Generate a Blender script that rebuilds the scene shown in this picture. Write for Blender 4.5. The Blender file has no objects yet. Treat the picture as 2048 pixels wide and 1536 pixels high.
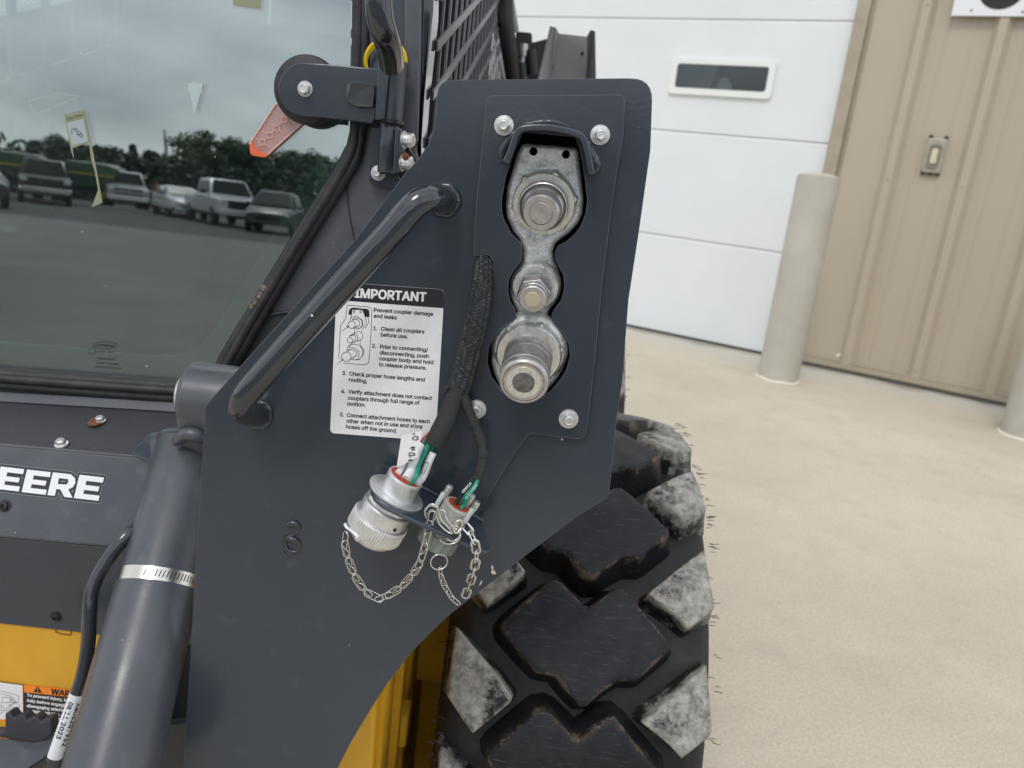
import bpy, bmesh, math, random
from math import sin, cos, pi, sqrt, radians, atan2, hypot, degrees
from mathutils import Vector, Matrix, noise
from mathutils.geometry import tessellate_polygon, delaunay_2d_cdt

S = bpy.context.scene
C = S.collection
random.seed(7)

# ------------------------------------------------------------------ camera
FPX = 1600.0                      # focal length in pixels of the 2048 px wide photograph
H = 1.1                           # camera height
PITCH, ROLL, WYAW = radians(14.95), radians(6.68), radians(61.2)
def _rx(v, a): c, s = cos(a), sin(a); x, y, z = v; return (x, c*y - s*z, s*y + c*z)
def _rz(v, a): c, s = cos(a), sin(a); x, y, z = v; return (c*x - s*y, s*x + c*y, z)
RT, FW, UP = [_rz(_rx(v, PITCH), ROLL) for v in ((1, 0, 0), (0, 0, 1), (0, -1, 0))]
CAM = Vector((0, 0, H))
cam = bpy.data.cameras.new('camera'); camo = bpy.data.objects.new('camera', cam); C.objects.link(camo)
cam.sensor_width = 36; cam.lens = FPX/2048*36; cam.clip_start = .02; cam.clip_end = 1500
mx = Matrix(((RT[0], -RT[1], -RT[2]), (FW[0], -FW[1], -FW[2]), (UP[0], -UP[1], -UP[2]))).to_4x4()
mx.translation = CAM
camo.matrix_world = mx
cam.dof.use_dof = True; cam.dof.focus_distance = .60; cam.dof.aperture_fstop = 11
S.camera = camo

# ------------------------------------------------------------------ world, sun, exposure
SUN_EL, SUN_AZ = radians(52), radians(200)
w = bpy.data.worlds.new('World'); S.world = w; w.use_nodes = True
nt = w.node_tree; nt.nodes.clear()
def N(t, k, **kw):
    n = t.nodes.new(k)
    for a, b in kw.items(): setattr(n, a, b)
    return n
wo = N(nt, 'ShaderNodeOutputWorld'); bg = N(nt, 'ShaderNodeBackground'); bg.inputs[1].default_value = .1
sky = N(nt, 'ShaderNodeTexSky', sky_type='NISHITA', sun_disc=False, sun_elevation=SUN_EL, sun_rotation=SUN_AZ)
tc = N(nt, 'ShaderNodeTexCoord'); mp = N(nt, 'ShaderNodeMapping'); mp.inputs['Scale'].default_value = (1, 1, 2.6)
ns = N(nt, 'ShaderNodeTexNoise'); ns.inputs['Scale'].default_value = 3.2; ns.inputs['Detail'].default_value = 6; ns.inputs['Roughness'].default_value = .5
cr = N(nt, 'ShaderNodeValToRGB')
cr.color_ramp.elements[0].position = .3; cr.color_ramp.elements[0].color = (4.3, 4.7, 5.3, 1)
cr.color_ramp.elements[1].position = .7; cr.color_ramp.elements[1].color = (11.0, 11.2, 11.5, 1)
mixw = N(nt, 'ShaderNodeMix', data_type='RGBA'); mixw.inputs[0].default_value = .86
nt.links.new(tc.outputs['Generated'], mp.inputs[0]); nt.links.new(mp.outputs[0], ns.inputs[0]); nt.links.new(ns.outputs[0], cr.inputs[0])
nt.links.new(sky.outputs[0], mixw.inputs[6]); nt.links.new(cr.outputs[0], mixw.inputs[7])
nt.links.new(mixw.outputs[2], bg.inputs[0]); nt.links.new(bg.outputs[0], wo.inputs[0])
sl = bpy.data.lights.new('sun', 'SUN'); sl.energy = .7; sl.angle = radians(16); sl.color = (1, .96, .9)
so = bpy.data.objects.new('sun', sl); C.objects.link(so)
sd = Vector((sin(SUN_AZ)*cos(SUN_EL), cos(SUN_AZ)*cos(SUN_EL), sin(SUN_EL)))
so.rotation_euler = (-sd).to_track_quat('-Z', 'Y').to_euler(); so.location = (0, 0, 30)
S.view_settings.view_transform = 'Standard'; S.view_settings.look = 'None'
S.view_settings.gamma = 1; S.view_settings.use_curve_mapping = False
S.view_settings.exposure = 0.65
S.cycles.max_bounces = 10; S.cycles.transparent_max_bounces = 12; S.cycles.use_denoising = True

# ------------------------------------------------------------------ survey: pixel of the photo -> point on a plane of the place
def ray(px, py):
    d = ((px-1024)/FPX, (py-768)/FPX, 1.)
    return Vector([sum(a*b for a, b in zip(k, d)) for k in (RT, FW, UP)])
def P(px, py, Y): r = ray(px, py); return CAM + r*(Y/r.y)
def G(px, py, z=0.): r = ray(px, py); return CAM + r*((z-H)/r.z)
def PX(px, py, X): r = ray(px, py); return CAM + r*(X/r.x)
def PL(px, py, o, n): r = ray(px, py); return CAM + r*((o-CAM).dot(n)/r.dot(n))
def mpp(p): # metres per photo pixel at p
    d = p-CAM; f = ray(1024, 768).normalized(); return d.dot(f)/FPX
GT = radians(2.2); GN = Vector((0, -cos(GT), sin(GT))); GO = P(200, 760, .79)
def PG(px, py, d=0.): return PL(px, py, GO+GN*d, GN)

# ------------------------------------------------------------------ materials
def newmat(name):
    m = bpy.data.materials.new(name); m.use_nodes = True
    t = m.node_tree; b = t.nodes['Principled BSDF']; return m, t, b
def mapr(t, src, a, b, c=0., d=1.):
    n = N(t, 'ShaderNodeMapRange'); t.links.new(src, n.inputs[0])
    for i, v in enumerate((a, b, c, d)): n.inputs[i+1].default_value = v
    return n.outputs[0]
def noi(t, co, scale, detail=4, rough=.55, stretch=None):
    if stretch:
        m = N(t, 'ShaderNodeMapping'); m.inputs['Scale'].default_value = stretch; t.links.new(co, m.inputs[0]); co = m.outputs[0]
    n = N(t, 'ShaderNodeTexNoise'); n.inputs['Scale'].default_value = scale; n.inputs['Detail'].default_value = detail
    n.inputs['Roughness'].default_value = rough; t.links.new(co, n.inputs[0]); return n.outputs[0]
def mixc(t, fac, a, b):
    n = N(t, 'ShaderNodeMix', data_type='RGBA')
    for i, v in ((0, fac), (6, a), (7, b)):
        if hasattr(v, 'links') or hasattr(v, 'is_output'): t.links.new(v, n.inputs[i])
        elif i == 0: n.inputs[0].default_value = v
        else: n.inputs[i].default_value = (*v, 1)
    return n.outputs[2]
def math2(t, op, a, b):
    n = N(t, 'ShaderNodeMath', operation=op)
    for i, v in enumerate((a, b)):
        if hasattr(v, 'is_output'): t.links.new(v, n.inputs[i])
        else: n.inputs[i].default_value = v
    return n.outputs[0]
def MAT(name, base, rough=.5, metal=0., rim_hi_wear=None, spots=None, mottle=None, bump=None, coat=0., rvar=0., fine=None, stretch=None, spec=.5, specks=None):
    """base colour, mottle=(colour, scale, lo, hi), spots=(colour, scale, lo, hi), bump=(scale, strength, distance)"""
    m, t, b = newmat(name)
    co = N(t, 'ShaderNodeTexCoord').outputs['Object']
    b.inputs['Roughness'].default_value = rough; b.inputs['Metallic'].default_value = metal
    b.inputs['Coat Weight'].default_value = coat; b.inputs['Coat Roughness'].default_value = .12
    b.inputs['Specular IOR Level'].default_value = spec
    col = None
    for q in (mottle, spots, fine):
        if q:
            c2, sc, lo, hi = q[:4]
            f = mapr(t, noi(t, co, sc, 5, .6, stretch if q is not spots else None), lo, hi)
            col = mixc(t, f, col if col is not None else base, c2)
    if specks:   # sparse pale droplets and dust flecks
        c2, sc, size, dens = specks
        v = N(t, 'ShaderNodeTexVoronoi'); v.inputs['Scale'].default_value = sc; t.links.new(co, v.inputs[0])
        f = mapr(t, v.outputs['Distance'], size, size*.5)
        g = N(t, 'ShaderNodeSeparateColor'); t.links.new(v.outputs['Color'], g.inputs[0])
        f = math2(t, 'MULTIPLY', f, mapr(t, g.outputs[0], 1-dens, 1-dens+.01))
        col = mixc(t, f, col if col is not None else base, c2)
    if rim_hi_wear:     # rim highlight put into the colour, patchy like rubbed paint
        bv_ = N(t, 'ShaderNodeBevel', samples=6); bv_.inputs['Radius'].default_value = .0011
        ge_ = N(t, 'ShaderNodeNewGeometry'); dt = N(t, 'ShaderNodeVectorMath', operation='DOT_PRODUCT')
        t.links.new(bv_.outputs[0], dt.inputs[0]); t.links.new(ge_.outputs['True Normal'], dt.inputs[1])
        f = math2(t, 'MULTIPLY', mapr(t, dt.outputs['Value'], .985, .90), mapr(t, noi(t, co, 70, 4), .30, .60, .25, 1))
        col = mixc(t, f, col if col is not None else base, rim_hi_wear)
    if col is None: b.inputs['Base Color'].default_value = (*base, 1)
    else: t.links.new(col, b.inputs['Base Color'])
    if rvar:
        t.links.new(mapr(t, noi(t, co, (mottle or (0, 40))[1]*1.7, 4), .3, .7, rough-rvar, rough+rvar), b.inputs['Roughness'])
    if bump:
        src = None; prev = None
        bs = bump if isinstance(bump[0], tuple) else (bump,)
        for sc, st, di in bs:
            bn = N(t, 'ShaderNodeBump'); bn.inputs['Strength'].default_value = st; bn.inputs['Distance'].default_value = di
            t.links.new(noi(t, co, sc, 3, .5, stretch), bn.inputs['Height'])
            if prev: t.links.new(prev, bn.inputs['Normal'])
            prev = bn.outputs[0]
        t.links.new(prev, b.inputs['Normal'])
    return m
WH = (.75, .75, .74)
paint = MAT('slate_paint', (.030, .039, .053), .19, rim_hi_wear=(.12, .135, .155), mottle=((.036, .045, .058), 7, .35, .7), bump=((330, .05, .0008), (28, .04, .003)), specks=(WH, 75, .035, .20), rvar=.06, fine=((.050, .060, .076), 55, .60, .85))
paint_tex = MAT('slate_paint_orange_peel', (.028, .036, .050), .16, rim_hi_wear=(.13, .145, .165), mottle=((.034, .042, .054), 9, .35, .7), bump=((300, .06, .0008), (60, .04, .002)), specks=(WH, 80, .035, .15), rvar=.05)
paint_lit = MAT('slate_paint_lit_dusty', (.056, .062, .075), .33, mottle=((.080, .085, .097), 18, .35, .7), bump=((300, .08, .001), (22, .05, .004)), specks=(WH, 90, .04, .3), rvar=.08, fine=((.12, .125, .14), 45, .60, .85))  # paler slate for lit faces, light put into the colour, plus dust specks
paint_gloss = MAT('slate_gloss', (.018, .022, .029), .10, mottle=((.028, .032, .040), 20, .3, .7), bump=((60, .05, .002), (300, .03, .001)), coat=.5, specks=(WH, 60, .06, .3))
paint_wrink = MAT('rough_dark_mat', (.040, .042, .049), .62, mottle=((.05, .05, .056), 30, .4, .75), bump=(900, .5, .0012), fine=((.075, .075, .08), 700, .56, .75))
yellow = MAT('yellow_paint', (.62, .33, .018), .35, mottle=((.55, .27, .012), 12, .35, .7), bump=(400, .06, .001), spots=((.09, .05, .02), 160, .70, .76))
black = MAT('black_plastic', (.010, .010, .012), .5, bump=(300, .1, .001))
rubseal = MAT('black_seal_rubber', (.016, .015, .018), .55, mottle=((.032, .03, .033), 60, .4, .7), bump=(220, .2, .001), spots=(WH, 330, .745, .77))
zinc = MAT('zinc_plate', (.68, .69, .67), .40, .8, mottle=((.50, .50, .47), 260, .4, .7), bump=(500, .12, .0005), rvar=.1)
steelp = MAT('machined_steel', (.52, .50, .49), .40, .85, mottle=((.36, .345, .34), 150, .35, .7), bump=(700, .1, .0004), rvar=.08)
alu = MAT('cast_aluminium', (.74, .745, .74), .42, .85, mottle=((.62, .62, .62), 190, .4, .7), bump=((900, .15, .0004), (120, .1, .001)), rvar=.08)
galv = MAT('galvanised_casting', (.62, .64, .625), .45, .5, mottle=((.32, .335, .33), 120, .45, .68), bump=((430, .55, .0010), (120, .2, .0015)), fine=((.74, .76, .75), 460, .56, .68), spots=((.16, .165, .17), 190, .66, .74), rvar=.1)
chainm = MAT('stainless_wire', (.62, .61, .58), .25, 1.)
rust = MAT('rust', (.22, .07, .02), .85, mottle=((.10, .035, .015), 500, .4, .6), bump=(900, .4, .0006))
tan = MAT('brass_button', (.50, .42, .31), .5, .3, bump=(900, .1, .0003))
redm = MAT('red_sealant', (.36, .045, .02), .6, bump=(800, .3, .0005))
green = MAT('green_wire', (.010, .24, .16), .32)
whitep = MAT('white_sleeve', (.72, .73, .74), .42, bump=(300, .1, .0006))
paper = MAT('white_paper_tag', (.78, .78, .79), .6, bump=(120, .15, .001))
ink = MAT('black_ink', (.008, .008, .009), .45)
inkw = MAT('white_ink', (.78, .79, .80), .5)
labelw = MAT('label_film', (.74, .75, .75), .32, mottle=((.82, .83, .83), 700, .35, .65), bump=(600, .05, .0004), spots=((.45, .45, .45), 420, .70, .75))
labelk = MAT('label_black', (.022, .024, .03), .22, bump=(40, .03, .002))
labelo = MAT('label_orange', (.85, .22, .012), .4)
cyel = MAT('yellow_cable', (.75, .50, .01), .35)
braid = MAT('braided_nylon', (.013, .013, .015), .42)
tape = MAT('cloth_tape', (.022, .021, .021), .75, bump=((1500, .5, .0006), (140, .4, .002)), stretch=(1, 1, 4))
graypl = MAT('grey_thread_plastic', (.34, .33, .29), .5, mottle=((.42, .41, .37), 300, .4, .6))
capm = MAT('grey_green_cap', (.20, .23, .20), .45, bump=(500, .1, .0005))
white_door = MAT('white_door_skin', (.70, .73, .74), .5, mottle=((.74, .765, .77), 2.5, .35, .7), bump=(160, .22, .002))
whiteplastic = MAT('white_window_frame', (.78, .78, .76), .35)
wallm = MAT('tan_steel_siding', (.445, .385, .295), .40, mottle=((.42, .362, .275), 2.2, .35, .75), bump=(6, .10, .01), stretch=(1, 1, .12), fine=((.40, .345, .26), 9, .66, .9))
trimm = MAT('tan_trim', (.40, .34, .26), .42, mottle=((.33, .28, .21), 6, .4, .7))
bollm = MAT('bollard_paint', (.42, .395, .335), .6, mottle=((.49, .47, .41), 5, .35, .7), bump=(60, .2, .003), spots=((.22, .2, .17), 30, .68, .74))
stemm = MAT('concrete_stem', (.30, .285, .25), .85, mottle=((.22, .21, .19), 9, .35, .7), bump=(60, .4, .005))
caulk = MAT('pale_caulk', (.75, .70, .62), .6)
frost = MAT('inner_frame_paint', (.15, .23, .205), .5, mottle=((.19, .28, .25), 8, .3, .7))
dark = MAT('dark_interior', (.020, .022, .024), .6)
seatm = MAT('black_seat_vinyl', (.03, .03, .032), .45, bump=(80, .2, .002))

def rubber(name, dirt, amount, scr=True):
    m, t, b = newmat(name); co = N(t, 'ShaderNodeTexCoord').outputs['Object']
    at = N(t, 'ShaderNodeAttribute'); at.attribute_name = 'edge'
    e = at.outputs['Fac']
    fine_ = noi(t, co, 210, 8, .78); big = noi(t, co, 34, 5, .6)
    base = mixc(t, mapr(t, big, .35, .7), (.010, .0107, .0130), (.018, .0185, .0215))
    if scr:
        mp_ = N(t, 'ShaderNodeMapping'); mp_.inputs['Rotation'].default_value = (0, radians(12), 0); mp_.inputs['Scale'].default_value = (.09, .4, 1.5); t.links.new(co, mp_.inputs[0])
        sc_ = noi(t, mp_.outputs[0], 560, 4, .75); base = mixc(t, mapr(t, sc_, .57, .74, 0, .55), base, (.12, .125, .135))
    # dried mud: grows towards the worn rim, broken by noise
    f = math2(t, 'ADD', math2(t, 'MULTIPLY', e, .46), math2(t, 'MULTIPLY', mapr(t, fine_, .3, .7), .42))
    f = math2(t, 'ADD', f, math2(t, 'MULTIPLY', mapr(t, big, .35, .65), .42))
    f = mapr(t, f, 1.02-amount, 1.28-amount)
    dcol = mixc(t, mapr(t, noi(t, co, 75, 7, .75), .38, .62), dirt, tuple(c*.40 for c in dirt))
    t.links.new(mixc(t, f, base, dcol), b.inputs['Base Color'])
    t.links.new(mapr(t, f, 0, 1, .38, .9), b.inputs['Roughness']); b.inputs['Specular IOR Level'].default_value = .22
    bn = N(t, 'ShaderNodeBump'); bn.inputs['Strength'].default_value = .7; bn.inputs['Distance'].default_value = .0018
    t.links.new(math2(t, 'ADD', math2(t, 'MULTIPLY', f, noi(t, co, 500, 6, .7)), math2(t, 'MULTIPLY', noi(t, co, 160, 4), .12)), bn.inputs['Height'])
    t.links.new(bn.outputs[0], b.inputs['Normal'])
    return m
rub_c = rubber('tread_rubber', (.19, .15, .105), .24)
rub_s = rubber('muddy_shoulder_rubber', (.40, .385, .35), .50)
rub_b = MAT('groove_rubber', (.008, .008, .009), .55, mottle=((.030, .026, .022), 20, .48, .75), bump=((60, .3, .003), (500, .2, .001)), spec=.4)

def glassmat(name, tint, refl, rough=.0, dust=False):
    m, t, b = newmat(name); t.nodes.remove(b); out = t.nodes['Material Output']
    gl = N(t, 'ShaderNodeBsdfGlossy'); gl.inputs['Roughness'].default_value = rough; gl.inputs[0].default_value = (.97, 1, 1, 1)
    tr = N(t, 'ShaderNodeBsdfTransparent'); tr.inputs[0].default_value = (*tint, 1)
    fr = N(t, 'ShaderNodeFresnel'); fr.inputs[0].default_value = 1.5
    mx_ = N(t, 'ShaderNodeMixShader')
    t.links.new(math2(t, 'ADD', fr.outputs[0], refl), mx_.inputs[0])
    t.links.new(tr.outputs[0], mx_.inputs[1]); t.links.new(gl.outputs[0], mx_.inputs[2])
    if dust:
        co = N(t, 'ShaderNodeTexCoord').outputs['Object']; df = N(t, 'ShaderNodeBsdfDiffuse'); df.inputs[0].default_value = (.75, .78, .78, 1)
        v = N(t, 'ShaderNodeTexVoronoi'); v.inputs['Scale'].default_value = 48; t.links.new(co, v.inputs[0])
        sp = N(t, 'ShaderNodeSeparateColor'); t.links.new(v.outputs['Color'], sp.inputs[0])
        f = math2(t, 'MULTIPLY', mapr(t, v.outputs['Distance'], .05, .02), mapr(t, sp.outputs[0], .72, .74))
        hz = mapr(t, noi(t, co, 5, 5, .6, (1, 1, .6)), .38, .75, .0, .034)
        m2 = N(t, 'ShaderNodeMixShader'); t.links.new(math2(t, 'ADD', math2(t, 'MULTIPLY', f, .8), hz), m2.inputs[0]); t.links.new(mx_.outputs[0], m2.inputs[1]); t.links.new(df.outputs[0], m2.inputs[2])
        t.links.new(m2.outputs[0], out.inputs[0])
    else: t.links.new(mx_.outputs[0], out.inputs[0])
    return m
cabglass = glassmat('green_tinted_glass', (.57, .70, .67), .22, dust=True)
PANE = glassmat('door_window_glass', (.8, .84, .84), .0)
darkglass = MAT('dark_window_glass', (.006, .007, .009), .03, spec=.8)
carglass = MAT('car_glass', (.01, .012, .013), .25, spec=.22)

# concrete and lots
def groundmat(name, a, b_, c_, sc, wall=None):
    m, t, b = newmat(name); co = N(t, 'ShaderNodeTexCoord').outputs['Object']
    k = mixc(t, mapr(t, noi(t, co, .8*sc, 6, .6), .35, .7), a, b_)
    k = mixc(t, mapr(t, noi(t, co, 7*sc, 6, .65), .50, .85, 0, .7), k, c_)
    k = mixc(t, mapr(t, noi(t, co, 120*sc, 3, .7), .42, .72, 0, .55), k, tuple(x*.62 for x in a))
    k = mixc(t, mapr(t, noi(t, co, 260*sc, 2, .6), .55, .70, 0, .6), k, tuple(min(1, x*1.55) for x in a))
    k = mixc(t, mapr(t, noi(t, co, 2.6*sc, 8, .7), .56, .76, 0, .2), k, tuple(min(1, x*1.28) for x in b_))
    k = mixc(t, mapr(t, noi(t, co, 1.7*sc, 7, .72, (1, 1.7, 1)), .60, .78, 0, .2), k, tuple(x*.66 for x in c_))
    if wall:        # lime bloom and a dirt line along the foot of the building
        vm = N(t, 'ShaderNodeVectorMath', operation='DOT_PRODUCT'); t.links.new(co, vm.inputs[0]); vm.inputs[1].default_value = wall[:3]
        dd = math2(t, 'SUBTRACT', vm.outputs['Value'], wall[3]); nn = math2(t, 'MULTIPLY', math2(t, 'SUBTRACT', noi(t, co, 3.2, 6, .65), .5), 1.1)
        k = mixc(t, mapr(t, math2(t, 'ADD', dd, nn), .62, .22, 0, .75), k, (.50, .48, .43))
        k = mixc(t, mapr(t, math2(t, 'ADD', dd, math2(t, 'MULTIPLY', nn, .35)), .17, .05, 0, .75), k, (.20, .185, .155))
    t.links.new(k, b.inputs['Base Color']); b.inputs['Roughness'].default_value = .85
    bn = N(t, 'ShaderNodeBump'); bn.inputs['Strength'].default_value = .35; bn.inputs['Distance'].default_value = .004
    t.links.new(noi(t, co, 150*sc, 5, .7), bn.inputs['Height']); t.links.new(bn.outputs[0], b.inputs['Normal'])
    return m
concrete = groundmat('concrete', (.50, .44, .34), (.62, .555, .445), (.40, .355, .28), 1, (-cos(WYAW), -sin(WYAW), 0, G(1527.9, 709.5).dot(Vector((-cos(WYAW), -sin(WYAW), 0)))))
asphalt = groundmat('asphalt', (.05, .05, .05), (.065, .065, .063), (.08, .08, .078), .5)
grassm = groundmat('grass', (.035, .07, .018), (.05, .09, .025), (.07, .09, .03), .3)

# ------------------------------------------------------------------ mesh helpers
OFF = {}
def link(name, me, parent=None, mtx=None, **props):
    o = bpy.data.objects.new(name, me); C.objects.link(o)
    m = mtx.copy() if mtx else Matrix.Identity(4)
    if parent is not None:
        o.parent = parent
        if parent.name in OFF: m = Matrix.Translation(-OFF[parent.name]) @ m
    o.matrix_local = m
    for k, v in props.items(): o[k] = v
    return o
def empty(name, loc, **props):
    o = bpy.data.objects.new(name, None); C.objects.link(o); o.location = loc; o.empty_display_size = .1
    OFF[o.name] = Vector(loc)
    for k, v in props.items(): o[k] = v
    return o
def mesh(name, v, f, mat, smooth=40, attr=None):
    me = bpy.data.meshes.new(name); me.from_pydata([tuple(p) for p in v], [], f)
    for m in (mat if isinstance(mat, (list, tuple)) else [mat]): me.materials.append(m)
    if attr:
        a = me.attributes.new('edge', 'FLOAT', 'POINT'); a.data.foreach_set('value', attr)
    me.validate(); bm = bmesh.new(); bm.from_mesh(me); bmesh.ops.recalc_face_normals(bm, faces=bm.faces); bm.to_mesh(me); bm.free()
    if smooth:
        me.polygons.foreach_set('use_smooth', [True]*len(me.polygons)); me.set_sharp_from_angle(angle=radians(smooth))
    return me
def mk(name, vf, mat, parent=None, bevel=0., seg=2, smooth=40, mtx=None, **props):
    o = link(name, mesh(name, vf[0], vf[1], mat, smooth), parent, mtx, **props)
    if bevel:
        b = o.modifiers.new('bevel', 'BEVEL'); b.width = bevel; b.segments = seg; b.limit_method = 'ANGLE'; b.angle_limit = radians(35)
        b.harden_normals = False
    return o
def join(*vfs):
    V, F = [], []
    for v, f in vfs:
        n = len(V); V += list(v); F += [tuple(i+n for i in q) for q in f]
    return V, F
def prism(pts, vec, hole=None):
    """outline of 3-D points (front face) carried back along vec"""
    vec = Vector(vec); n = len(pts)
    if not hole:
        V = list(pts)+[p+vec for p in pts]
        F = [tuple(range(n)), tuple(range(2*n-1, n-1, -1))]+[(i, (i+1) % n, (i+1) % n+n, i+n) for i in range(n)]
        return V, F
    m = len(hole); V = list(pts)+list(hole); T = tessellate_polygon([pts, hole]); k = n+m
    F = [tuple(t) for t in T]+[tuple(i+k for i in reversed(t)) for t in T]
    V += [p+vec for p in V]
    F += [(i, (i+1) % n, (i+1) % n+k, i+k) for i in range(n)]
    F += [(n+(i+1) % m, n+i, n+i+k, n+(i+1) % m+k) for i in range(m)]
    return V, F
def frame(d):
    d = d.normalized(); a = Vector((0, 0, 1)) if abs(d.z) < .9 else Vector((1, 0, 0))
    u = d.cross(a).normalized(); return u, d.cross(u).normalized(), d
def lathe(p0, p1, prof, seg=40, fn=None, phase=0.):
    """profile [(t, r)] with t metres from p0 towards p1"""
    u, v, d = frame(p1-p0); V, F = [], []
    for t, r in prof:
        for i in range(seg):
            a = 2*pi*i/seg+phase; rr = r*(fn(i, t) if fn else 1)
            V.append(p0+d*t+(u*cos(a)+v*sin(a))*rr)
    for k in range(len(prof)-1):
        for i in range(seg):
            j = (i+1) % seg; F.append((k*seg+i, k*seg+j, (k+1)*seg+j, (k+1)*seg+i))
    F.append(tuple(range(seg-1, -1, -1))); b = (len(prof)-1)*seg; F.append(tuple(range(b, b+seg)))
    return V, F
def catmull(pts, n=6, closed=False):
    out = []; m = len(pts); rng = range(m if closed else m-1)
    for i in rng:
        g = lambda k: pts[k % m] if closed else pts[max(0, min(m-1, k))]
        a, b, c, d = g(i-1), g(i), g(i+1), g(i+2)
        for s in range(n):
            t = s/n; out.append(.5*((2*b)+(c-a)*t+(2*a-5*b+4*c-d)*t*t+(3*b-a-3*c+d)*t*t*t))
    if not closed: out.append(pts[-1])
    return out
def tube(path, r, seg=14, closed=False, rfun=None):
    n = len(path); V, F = [], []; u = None
    for i, p in enumerate(path):
        if closed: d = path[(i+1) % n]-path[i-1]
        else: d = path[min(i+1, n-1)]-path[max(i-1, 0)]
        d.normalize()
        if u is None: u, v_, _ = frame(d)
        u = (u-d*u.dot(d)).normalized(); v_ = d.cross(u)
        rr = rfun(i/(n-1)) if rfun else (r[i] if isinstance(r, (list, tuple)) else r)
        for k in range(seg):
            a = 2*pi*k/seg; V.append(p+(u*cos(a)+v_*sin(a))*rr)
    m = n if closed else n-1
    for i in range(m):
        j = (i+1) % n
        for k in range(seg):
            l = (k+1) % seg; F.append((i*seg+k, i*seg+l, j*seg+l, j*seg+k))
    if not closed:
        F.append(tuple(range(seg-1, -1, -1))); F.append(tuple(range((n-1)*seg, n*seg)))
    return V, F
def boxv(c, hx, hy, hz, ax=None):
    ax = ax or (Vector((1, 0, 0)), Vector((0, 1, 0)), Vector((0, 0, 1)))
    V = [c+ax[0]*hx*a+ax[1]*hy*b+ax[2]*hz*g for a in (-1, 1) for b in (-1, 1) for g in (-1, 1)]
    return V, [(0, 1, 3, 2), (4, 6, 7, 5), (0, 4, 5, 1), (2, 3, 7, 6), (0, 2, 6, 4), (1, 5, 7, 3)]
def V2(p): return Vector((p[0], p[1]))
def roundpoly(pts):
    """pts: (x, y, r) in photo pixels, r = corner radius"""
    out = []; n = len(pts)
    for i, (x, y, r) in enumerate(pts):
        p = Vector((x, y))
        if r <= 0: out.append(p); continue
        a = V2(pts[i-1])-p; b = V2(pts[(i+1) % n])-p
        la, lb = a.length, b.length; a.normalize(); b.normalize()
        ang = a.angle(b); d = min(r/math.tan(ang/2), la*.48, lb*.48)
        s, e = p+a*d, p+b*d; k = 6
        for j in range(k+1):
            t = j/k; out.append(s*(1-t)**2+p*2*t*(1-t)+e*t*t)
    return out
def pxs(lst, Y): return [P(q[0], q[1], Y) for q in lst]

_tc = {}
_cap = []
import os
FONT = None
try:                                  # the grotesque that ships with Blender, nearer the printed decals than its default face
    FONT = bpy.data.fonts.load(os.path.join(bpy.utils.system_resource('DATAFILES'), 'fonts', 'Inter.woff2'))
except Exception: FONT = None
def textmesh(s, bold=.0, spacing=1.):
    k = (s, bold, spacing)
    if k in _tc: return _tc[k]
    cu = bpy.data.curves.new('t', 'FONT'); cu.body = s; cu.size = 1
    if FONT: cu.font = FONT
    cu.offset = 0; cu.resolution_u = 3; cu.space_character = spacing
    ob = bpy.data.objects.new('t', cu); me = bpy.data.meshes.new_from_object(ob)
    v = [(p.co.x, p.co.y) for p in me.vertices]; f = [tuple(p.vertices) for p in me.polygons]
    bpy.data.objects.remove(ob); bpy.data.curves.remove(cu); bpy.data.meshes.remove(me)
    _tc[k] = (v, f); return _tc[k]
def text(s, a, b, cap, place, bold=.02, slant=0., spacing=1.):
    """flat print: baseline from photo pixel a to b, capital height cap px, place(px, py) -> 3-D point"""
    v, f = textmesh(s, 0, spacing)
    if not _cap: _cap.append(max(p[1] for p in textmesh('H')[0]))
    bold = bold*1.0
    x0 = min(p[0] for p in v); x1 = max(p[0] for p in v)
    a = Vector(a); b = Vector(b); u = (b-a); L = u.length; u.normalize(); up = Vector((u.y, -u.x))
    up = (up+u*slant)
    out, F = [], []; lift = None
    for k, (dx, dy) in enumerate(((0, 0), (1, 0), (-1, 0), (0, .8), (0, -.8), (.7, .6), (-.7, .6), (.7, -.6), (-.7, -.6)) if bold else ((0, 0),)):
        n0 = len(out)
        for x, y in v:
            q = a+u*((x+dx*bold-x0)/(x1-x0)*L)+up*((y+dy*bold)/_cap[0]*cap); p = place(q.x, q.y)
            out.append(p+(CAM-p).normalized()*k*.000006)      # strokes thickened in print layers
        F += [tuple(i+n0 for i in g) for g in f]
    return out, F
def offs(vf, d): return [p+d for p in vf[0]], vf[1]
def flatpoly(pts): return list(pts), [tuple(range(len(pts)))]
def line2(pts, wd, place):
    """printed line of width wd px through photo pixels"""
    V, F = [], []
    pts = [Vector(p) for p in pts]
    for i in range(len(pts)-1):
        a, b = pts[i], pts[i+1]; u = b-a
        if u.length < 1e-6: continue
        u.normalize(); n = Vector((-u.y, u.x))*wd/2; a2, b2 = a-u*wd*.3, b+u*wd*.3
        k = len(V); V += [place(*(a2+n)), place(*(b2+n)), place(*(b2-n)), place(*(a2-n))]; F.append((k, k+1, k+2, k+3))
    return V, F
def circ2(cx, cy, rx, ry=None, n=20, a0=0, a1=360):
    ry = ry or rx
    return [(cx+rx*cos(radians(a0+(a1-a0)*i/n)), cy+ry*sin(radians(a0+(a1-a0)*i/n))) for i in range(n+1)]

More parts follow.
